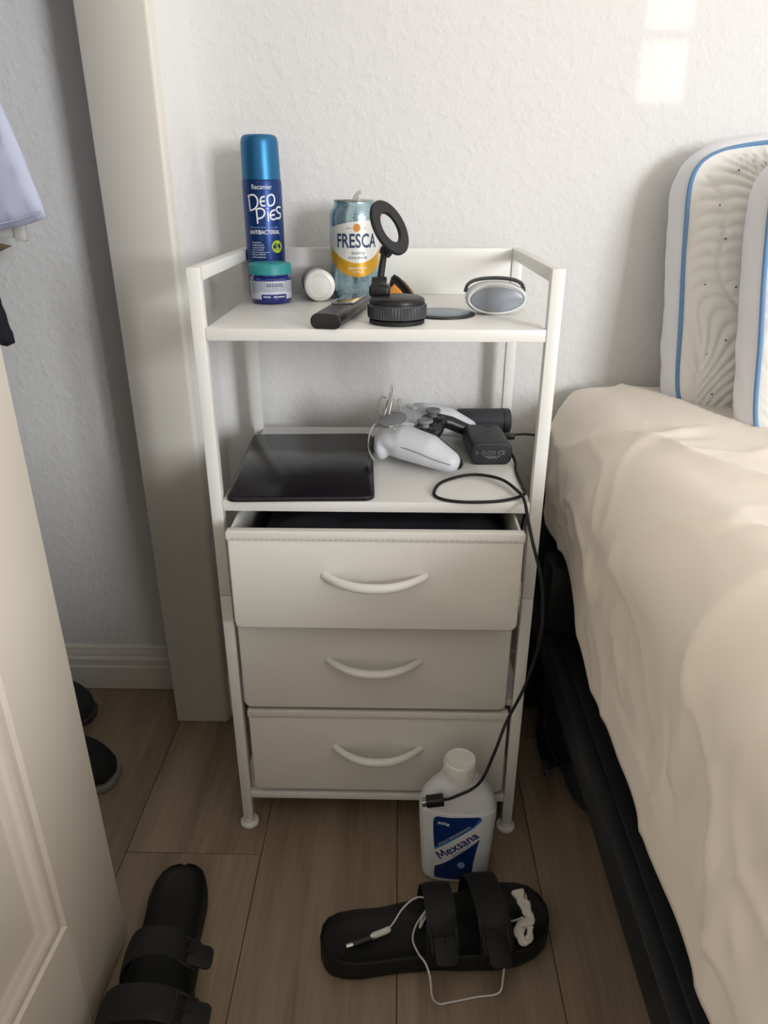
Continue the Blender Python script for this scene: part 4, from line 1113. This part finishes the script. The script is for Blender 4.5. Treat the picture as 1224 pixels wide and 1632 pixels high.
for _ in range(26):
    y = rnd.uniform(-0.62, 0.24); x = rnd.uniform(-0.235, -0.17); L_ = rnd.uniform(0.035, 0.10); an = rnd.gauss(0.0, 0.35)
    cz_add((x, y), (x + L_ * math.cos(an), y + L_ * math.sin(an)), rnd.choice((-1, 1, 1)) * rnd.uniform(0.002, 0.0048), rnd.uniform(0.0045, 0.008))
def seg_d(px, py, c):
    dx, dy = c[2] - c[0], c[3] - c[1]
    t = max(0, min(1, ((px - c[0]) * dx + (py - c[1]) * dy) / (dx * dx + dy * dy)))
    return math.hypot(px - c[0] - t * dx, py - c[1] - t * dy), math.sin(PI * min(1, max(0.08, t)))
HEAD = YW - 0.008
vs, fs = [], []
def axis_vals(segs):
    out = []
    for (a, b, st) in segs:
        n = max(1, int(round((b - a) / st)))
        out += [a + (b - a) * i / n for i in range(n)]
    out.append(segs[-1][1]); return out
RR, RH = 0.088, 0.045
A = axis_vals([(-0.235, 0.06, 0.0045), (0.06, 0.72, 0.006), (0.72, 1.44, 0.05)])     # distance from the start of the rounding, + inward
B = axis_vals([(-1.90, -0.62, 0.04), (-0.62, 0.24, 0.006), (0.24, 0.385, 0.006)])   # along y (toward the wall), past 0.266 turns down the head side
HB = HEAD - RH                       # y where the head rounding starts
nb_ = len(B)
for a in A:
    for b in B:
        oa, da = sprof(-a); ob, db = sprof(b - HB, RH)
        hem = 0.315 + 0.014 * noise.noise((b * 5, 0.3, 2)) + 0.010 * noise.noise((b * 14, 1.3, 2))
        if b > -0.10: hem -= 0.075 * min(1, (b + 0.10) / 0.2)
        if a < 0:
            sc = min(1, (-a) / 0.235)
            s = sc * (hem + 0.0)
            oa, da = sprof(s)
        x = BX + RR - oa + (a if a > 0 else 0)
        y = min(b, HB) + ob
        dn_ = (da ** 4 + db ** 4) ** 0.25
        z = BT - dn_
        # round the corner in plan
        rc_ = 0.105
        cx_, cy_ = BX + rc_, HEAD - rc_
        if x < cx_ and y > cy_ and b > 0:
            d_ = math.hypot(x - cx_, y - cy_)
            if d_ > rc_:
                x = cx_ + (x - cx_) * rc_ / d_; y = cy_ + (y - cy_) * rc_ / d_
        # height field: soft billows and creases, pushed along the local normal
        u_, v_ = (a if a > 0 else a * 1.1), b
        bil = 0.0085 * noise.noise((u_ * 7.5 + 3, v_ * 4.0, 0.7)) + 0.004 * noise.noise((u_ * 15, v_ * 11, 4.7))
        cr2 = 0.0
        for c in crease:
            if abs(c[0] - u_) < 0.24 and abs(c[1] - v_) < 0.24:
                d_, f_ = seg_d(u_, v_, c)
                if d_ < c[5] * 2.6: cr2 += c[4] * f_ * math.exp(-(d_ / c[5]) ** 2)
        rg = (1 - abs(noise.noise((u_ * 5.5 + v_ * 3.2, v_ * 4.2 - u_ * 2.0, 9.1)))) ** 9
        rg2 = (1 - abs(noise.noise((u_ * 13 + 5, v_ * 9.5 - u_ * 5, 3.3)))) ** 8
        msk = max(0, min(1, 0.5 + 1.3 * noise.noise((u_ * 4 + 7, v_ * 4, 6.6))))
        hgt = bil + cr2 + 0.0075 * rg + 0.0040 * rg2 * msk
        if a < 0:
            k_ = oa / RR
            nx, nz = -k_, 1 - 0.9 * k_
            fade = 1.0 if -a < 0.2 else 0.6
            if b > HB: fade *= 0.3
            x += nx * max(-0.010, hgt) * fade; z += nz * hgt * fade
        else:
            z += hgt * (1 if b < HB else 0.3)
        y = min(y, YW - 0.0035)
        vs.append((x, y, z))
for i in range(len(A) - 1):
    for j in range(nb_ - 1): fs.append((i * nb_ + j, (i + 1) * nb_ + j, (i + 1) * nb_ + j + 1, i * nb_ + j + 1))
sh_o = mesh('bed_sheet', vs, fs, SHEET, None, 179)
so = sh_o.modifiers.new('thickness', 'SOLIDIFY'); so.thickness = 0.0025; so.offset = -1
tag(sh_o, 'wrinkled cream sheet covering the bed', 'bed sheet')

# ------------------------------------------------------------------ pillows
def quilt_mat():
    m = mat('quilted knit', '#f3f1ec', 0.85, bump=(700, 0.15, 0.0004))
    return m
QUI = quilt_mat()
GUS = mat('white gusset fabric', '#eeeef3', 0.8, bump=(500, 0.1, 0.0004))
PIPE = mat('blue piping', '#6b93bd', 0.7)
FLK = mat('grey flecks', '#6b6f76', 0.8)
def pillow(name, label, loc, rot, seed):
    pw = thing(name, label, 'pillow', loc, rot, None)
    Wd, Hh, G = 0.64, 0.362, 0.058
    # local: x width, z height (centre 0), front faces -y at y=0, gusset depth G
    n_ = 9.0
    def outl(a, b):
        m_ = max(abs(a), abs(b))
        if m_ < 1e-6: return 0, 0, 0
        s = m_ / (abs(a) ** n_ + abs(b) ** n_) ** (1 / n_)
        return a * s * Wd / 2, b * s * Hh / 2, m_
    def quilt(x, z):
        # leaf-like bands: slanted channels whose direction flips from band to band
        band = (x + 0.35 * z) / 0.085 + 0.18 * math.sin(z * 34 + seed)
        k_ = math.floor(band); f_ = band - k_
        sg = 1 if k_ % 2 else -1
        ph = (z + sg * (f_ - 0.5) * 0.075 + 0.030 * (f_ - 0.5) ** 2 * 4) / 0.0175
        edge = min(f_, 1 - f_) / 0.06
        return 0.0052 * (abs(math.sin(PI * ph)) ** 0.55 * min(1, edge) ** 0.5 - 0.55)
    NX_, NZ_ = 230, 140
    vs, fs = [], []
    for i in range(NX_ + 1):
        for j in range(NZ_ + 1):
            a, b = -1 + 2 * i / NX_, -1 + 2 * j / NZ_
            x, z, m_ = outl(a, b)
            bl = (1 - abs(x / (Wd / 2)) ** 2.6) * (1 - abs(z / (Hh / 2)) ** 2.6)
            y = -0.030 * max(0, bl) ** 0.75
            ed = min(1, (1 - m_) / 0.06)
            y -= quilt(x, z) * ed + 0.004 * noise.noise((x * 9, z * 9, seed))*ed
            vs.append((x, y, z))
    for i in range(NX_):
        for j in range(NZ_): fs.append((i * (NZ_ + 1) + j, (i + 1) * (NZ_ + 1) + j, (i + 1) * (NZ_ + 1) + j + 1, i * (NZ_ + 1) + j + 1))
    fp = mesh('quilted_front', vs, fs, QUI, pw, 179)
    # little grey flecks woven into the quilting
    rr_ = random.Random(seed); parts = []
    for _ in range(150):
        x, z = rr_.uniform(-0.30, 0.28), rr_.uniform(-0.16, 0.16)
        bl = (1 - abs(x / (Wd / 2)) ** 2.6) * (1 - abs(z / (Hh / 2)) ** 2.6)
        y = -0.030 * bl ** 0.75 - 0.0045
        L_ = rr_.uniform(0.0012, 0.0022)
        parts.append(([(x - L_, y, z), (x, y - 0.0006, z - L_ * 0.7), (x + L_, y, z + L_ * 0.3), (x, y - 0.0003, z + L_ * 0.8)], [(0, 1, 2, 3)]))
    tag(mesh('flecks', *join_data(parts), FLK, pw, 0), kind='stuff')
    # boundary ring
    per = []
    q = 90
    for k_ in range(q): per.append((-1 + 2 * k_ / q, -1))
    for k_ in range(q): per.append((1, -1 + 2 * k_ / q))
    for k_ in range(q): per.append((1 - 2 * k_ / q, 1))
    for k_ in range(q): per.append((-1, 1 - 2 * k_ / q))
    ringp = [outl(*p)[:2] for p in per]
    vs, fs = [], []
    NG = 18; N_ = len(ringp)
    for i, (x, z) in enumerate(ringp):
        x0_, z0_ = ringp[i - 1]; x1_, z1_ = ringp[(i + 1) % N_]
        tx, tz = x1_ - x0_, z1_ - z0_; L_ = math.hypot(tx, tz) or 1
        ox, oz = tz / L_, -tx / L_
        for k_ in range(NG + 1):
            t = k_ / NG
            bu = 0.017 * math.sin(PI * t) ** 0.8 + 0.0026 * noise.noise((i * 0.13 + t * 2.2, t * 2, seed)) * math.sin(PI * t)
            vs.append((x + ox * bu, G * t, z + oz * bu))
    for i in range(N_):
        for k_ in range(NG): fs.append((i * (NG + 1) + k_, ((i + 1) % N_) * (NG + 1) + k_, ((i + 1) % N_) * (NG + 1) + k_ + 1, i * (NG + 1) + k_ + 1))
    mesh('gusset', vs, fs, GUS, pw, 179)
    for y in (0.0, G):
        vs_, fs_ = tube_data([Vector((x * 1.004, y - (0.0006 if y == 0 else -0.0006) + 0.0012 * math.sin(i * 0.17), z * 1.006)) for i, (x, z) in enumerate(ringp)], 0.0030, 10, True)
        mesh('piping', vs_, fs_, PIPE, pw, 179)
    vs, fs = [], []
    for i in range(41):
        for j in range(25):
            x, z, m_ = outl(-1 + 2 * i / 40, -1 + 2 * j / 24)
            bl = (1 - abs(x / (Wd / 2)) ** 2.6) * (1 - abs(z / (Hh / 2)) ** 2.6)
            vs.append((x, G + 0.018 * max(0, bl) ** 0.75, z))
    for i in range(40):
        for j in range(24): fs.append((i * 25 + j, i * 25 + j + 1, (i + 1) * 25 + j + 1, (i + 1) * 25 + j))
    mesh('back_panel', vs, fs, GUS, pw, 179)
    return pw
pillow('pillow', 'quilted white pillow with blue piping leaning against the wall, behind the other', (0.7300, 0.2040, 0.7680), (R(-10), R(-3.5), R(-5)), 1)
pillow('pillow', 'quilted white pillow with blue piping at the right edge, in front of the other', (0.7860, 0.0860, 0.7590), (R(-12), R(-3.5), R(-5)), 2)

# ------------------------------------------------------------------ bag under the bed
bg_ = thing('duffel_bag', 'dark navy duffel bag pushed under the bed', 'bag', (0.480, 0.120, 0))
NAVY = mat('navy nylon', '#141b28', 0.55, bump=(220, 0.3, 0.001))
vs, fs = [], []
NA, NB = 48, 22
for j in range(NB + 1):
    t = PI * j / NB - PI / 2
    for i in range(NA):
        a = 2 * PI * i / NA
        def se(c, e): return math.copysign(abs(c) ** e, c)
        x = 0.205 * se(math.cos(t), 0.5) * se(math.cos(a), 0.45); y = 0.165 * se(math.cos(t), 0.5) * se(math.sin(a), 0.45)
        z = 0.100 + 0.100 * se(math.sin(t), 0.6)
        f = 1 + 0.05 * noise.noise((x * 12, y * 12, z * 12))
        vs.append((x * f, y * f, max(0.0005, z)))
for j in range(NB):
    for i in range(NA): fs.append((j * NA + i, j * NA + (i + 1) % NA, (j + 1) * NA + (i + 1) % NA, (j + 1) * NA + i))
mesh('body', vs, fs, NAVY, bg_, 60)
tube('zip', [(-0.196, -0.10, 0.135), (-0.203, -0.02, 0.142), (-0.200, 0.08, 0.136)], 0.003, BLK, bg_, 8)
tube('strap', [(-0.19, -0.11, 0.150), (-0.213, -0.085, 0.10), (-0.214, -0.04, 0.060), (-0.213, 0.03, 0.062), (-0.20, 0.075, 0.12)], 0.0055, BLK, bg_, 8, flat=(1.8, 0.5))
prism('buckle', rrect(0.026, 0.014, 0.003, 3, -0.055, 0.062), -0.224, -0.216, DGREY, bg_, 0.001, axis='x')

# ------------------------------------------------------------------ inside the closet
def shoe(name, label, loc, rot, upper, solec):
    so_ = thing(name, label, 'shoe', loc, rot)
    L = 0.28
    def hw(t): return 0.050 * max(0, math.sin(PI * min(1, (t * 0.93 + 0.045)))) ** 0.42 * (0.86 + 0.22 * t)
    vs, fs = [], []
    NT, NA = 40, 24
    for j in range(NT + 1):
        t = j / NT
        w_ = max(0.001, hw(t) if 0 < j < NT else 0.006)
        top = 0.105 - 0.042 * max(0, (t - 0.25) / 0.75) ** 1.1
        if t > 0.82: top = 0.018 + (top - 0.018) * math.sqrt(max(0, 1 - ((t - 0.82) / 0.18) ** 2))
        for i in range(NA):
            a = 2 * PI * i / NA
            c, s = math.cos(a), math.sin(a)
            vs.append((t * L, w_ * math.copysign(abs(c) ** 0.7, c), 0.018 + (top - 0.018) * max(0, s) ** 0.8 if s > 0 else 0.018))
    for j in range(NT):
        for i in range(NA): fs.append((j * NA + i, j * NA + (i + 1) % NA, (j + 1) * NA + (i + 1) % NA, (j + 1) * NA + i))
    fs.append(tuple(range(NA))); fs.append(tuple(NT * NA + i for i in range(NA)))
    mesh('upper', vs, fs, upper, so_, 70)
    out = [(t / 30 * L, hw(t / 30) * 1.05 + 0.002) for t in range(31)]
    out = [(-0.003, 0)] + out + [(L + 0.004, 0)] + [(p[0], -p[1]) for p in out[::-1]]
    prism('sole', out, 0.0, 0.014, solec, so_, 0.003, 2, smooth=50)
    tube('lace', [(0.15, -0.02, 0.082), (0.16, 0, 0.090), (0.17, 0.02, 0.079)], 0.002, upper, so_, 6)
    tube('lace', [(0.17, -0.02, 0.078), (0.18, 0, 0.085), (0.19, 0.02, 0.074)], 0.002, upper, so_, 6)
    return so_
shoe('shoe', 'black shoe with a pale sole edge on the closet floor, nearest the door', (-0.7050, 0.0980, 0), (0, 0, R(-2)), mat('black shoe knit', '#0e1012', 0.8, bump=(500, 0.3, 0.0006)), mat('pale sole', '#7d7971', 0.6))
shoe('shoe', 'dark grey shoe near the closet baseboard, behind the black shoe', (-0.8020, 0.2280, 0), (0, 0, R(3)), mat('grey shoe mesh', '#26292c', 0.7, bump=(400, 0.3, 0.0006)), mat('smoky sole', '#3b3937', 0.5))

# hanging shirt: body and sleeve as hollow cloth shells on a hanger
def cloth_prism(name, outline, y, th, m, parent, wav=0.006, seed=0):
    """garment panel: fine-meshed outline (x,z) with two sides and folds"""
    bm = bmesh.new()
    bm.faces.new([bm.verts.new((p[0], 0, p[1])) for p in outline])
    bmesh.ops.triangulate(bm, faces=bm.faces[:])
    for _ in range(5):
        bmesh.ops.subdivide_edges(bm, edges=[e for e in bm.edges if e.calc_length() > 0.022], cuts=1); bmesh.ops.triangulate(bm, faces=bm.faces[:])
    bd = {v for e in bm.edges if e.is_boundary for v in e.verts}
    me = bpy.data.meshes.new('t'); bm.verts.index_update()
    P = [(v.co.x, v.co.z, v in bd) for v in bm.verts]; F = [tuple(v.index for v in f.verts) for f in bm.faces]; bm.free()
    vs, fs = [], []
    for s in (-1, 1):
        for (x, z, b_) in P:
            f = wav * noise.noise((x * 22, z * 7, seed)) + wav * 0.6 * noise.noise((x * 40, z * 25, seed + 3))
            vs.append((x, y + f + s * (th * (0.25 if b_ else 1.0)), z))
    n = len(P)
    fs = F + [tuple(i + n for i in f[::-1]) for f in F]
    ec = {}
    for f in F:
        for i in range(3):
            e = (f[i], f[(i + 1) % 3]); k_ = tuple(sorted(e)); ec.setdefault(k_, []).append(e)
    for k_, l in ec.items():
        if len(l) == 1: a, b = l[0]; fs.append((a, a + n, b + n, b))
    return mesh(name, vs, fs, m, parent, 179)
hs = thing('hanging_shirt', 'pale blue-white short-sleeved shirt hanging at the left edge in the closet', 'shirt', (-0.66, 0.160, 0))
SHIRT = mat('pale blue cotton', '#cdd2ea', 0.85, bump=(300, 0.1, 0.0005))
X_ = lambda x: x + 0.66
cloth_prism('sleeve', [(X_(-0.4100), 0.8450), (X_(-0.4360), 0.8370), (X_(-0.4700), 0.8300), (X_(-0.5200), 0.8220), (X_(-0.560), 0.94), (X_(-0.580), 1.10), (X_(-0.520), 1.16), (X_(-0.490), 1.10), (X_(-0.4470), 0.9900), (X_(-0.4280), 0.9200)], 0, 0.012, SHIRT, hs, 0.003, 2)
cloth_prism('shirt_body', [(X_(-0.540), 0.60), (X_(-0.780), 0.60), (X_(-0.790), 0.95), (X_(-0.800), 1.12), (X_(-0.72), 1.20), (X_(-0.60), 1.20), (X_(-0.52), 1.155), (X_(-0.555), 0.95)], 0, 0.016, SHIRT, hs, 0.006, 5)
tube('sleeve_hem', [(X_(-0.4105), -0.0125, 0.8515), (X_(-0.4360), -0.0135, 0.8440), (X_(-0.4700), -0.0135, 0.8370), (X_(-0.5200), -0.0135, 0.8290)], 0.0010, SHIRT, hs, 6)
HNG = mat('white hanger plastic', '#dedcd4', 0.4)
tube('hanger', [(X_(-0.50), 0, 1.145), (X_(-0.66), 0, 1.235), (X_(-0.82), 0, 1.125)], 0.005, HNG, hs, 8, n=10)
tube('hanger_hook', [(X_(-0.66), 0, 1.235), (X_(-0.66), 0, 1.30), (X_(-0.64), 0, 1.335), (X_(-0.66), 0, 1.36), (X_(-0.685), 0, 1.34)], 0.002, SILV, hs, 8)
hd = thing('hanging_trousers', 'dark trousers hanging below the pale shirt at the left edge', 'trousers', (-0.697, 0.215, -0.020))
DARK = mat('dark cotton', '#1b1e26', 0.9, bump=(250, 0.3, 0.001))
cloth_prism('trouser_leg', [(X_(-0.4755), 0.7000), (X_(-0.4850), 0.6960), (X_(-0.5000), 0.6990), (X_(-0.560), 0.690), (X_(-0.700), 0.70), (X_(-0.700), 0.85), (X_(-0.560), 0.86), (X_(-0.4900), 0.790), (X_(-0.4850), 0.755)], 0, 0.010, DARK, hd, 0.003, 8)
prism('hanger_clip', rrect(0.014, 0.022, 0.003, 4, X_(-0.4370), 0.8450), -0.006, 0.006, HNG, hd, 0.001, axis='y')
prism('hanger_bar', rrect(0.24, 0.016, 0.005, 4, X_(-0.5650), 0.8460), -0.004, 0.004, HNG, hd, 0.001, axis='y')
cloth_prism('waistband', [(X_(-0.4530), 0.8280), (X_(-0.4800), 0.8170), (X_(-0.56), 0.80), (X_(-0.70), 0.81), (X_(-0.70), 0.836), (X_(-0.50), 0.850), (X_(-0.4720), 0.8320)], 0, 0.007, mat('taupe lining', '#6b5a48', 0.9), hd, 0.001, 9)
rod = S(box('trim_2', -0.672, -0.648, -0.96, YW, 1.345, 1.369, HNG, None, 0.008, 4))
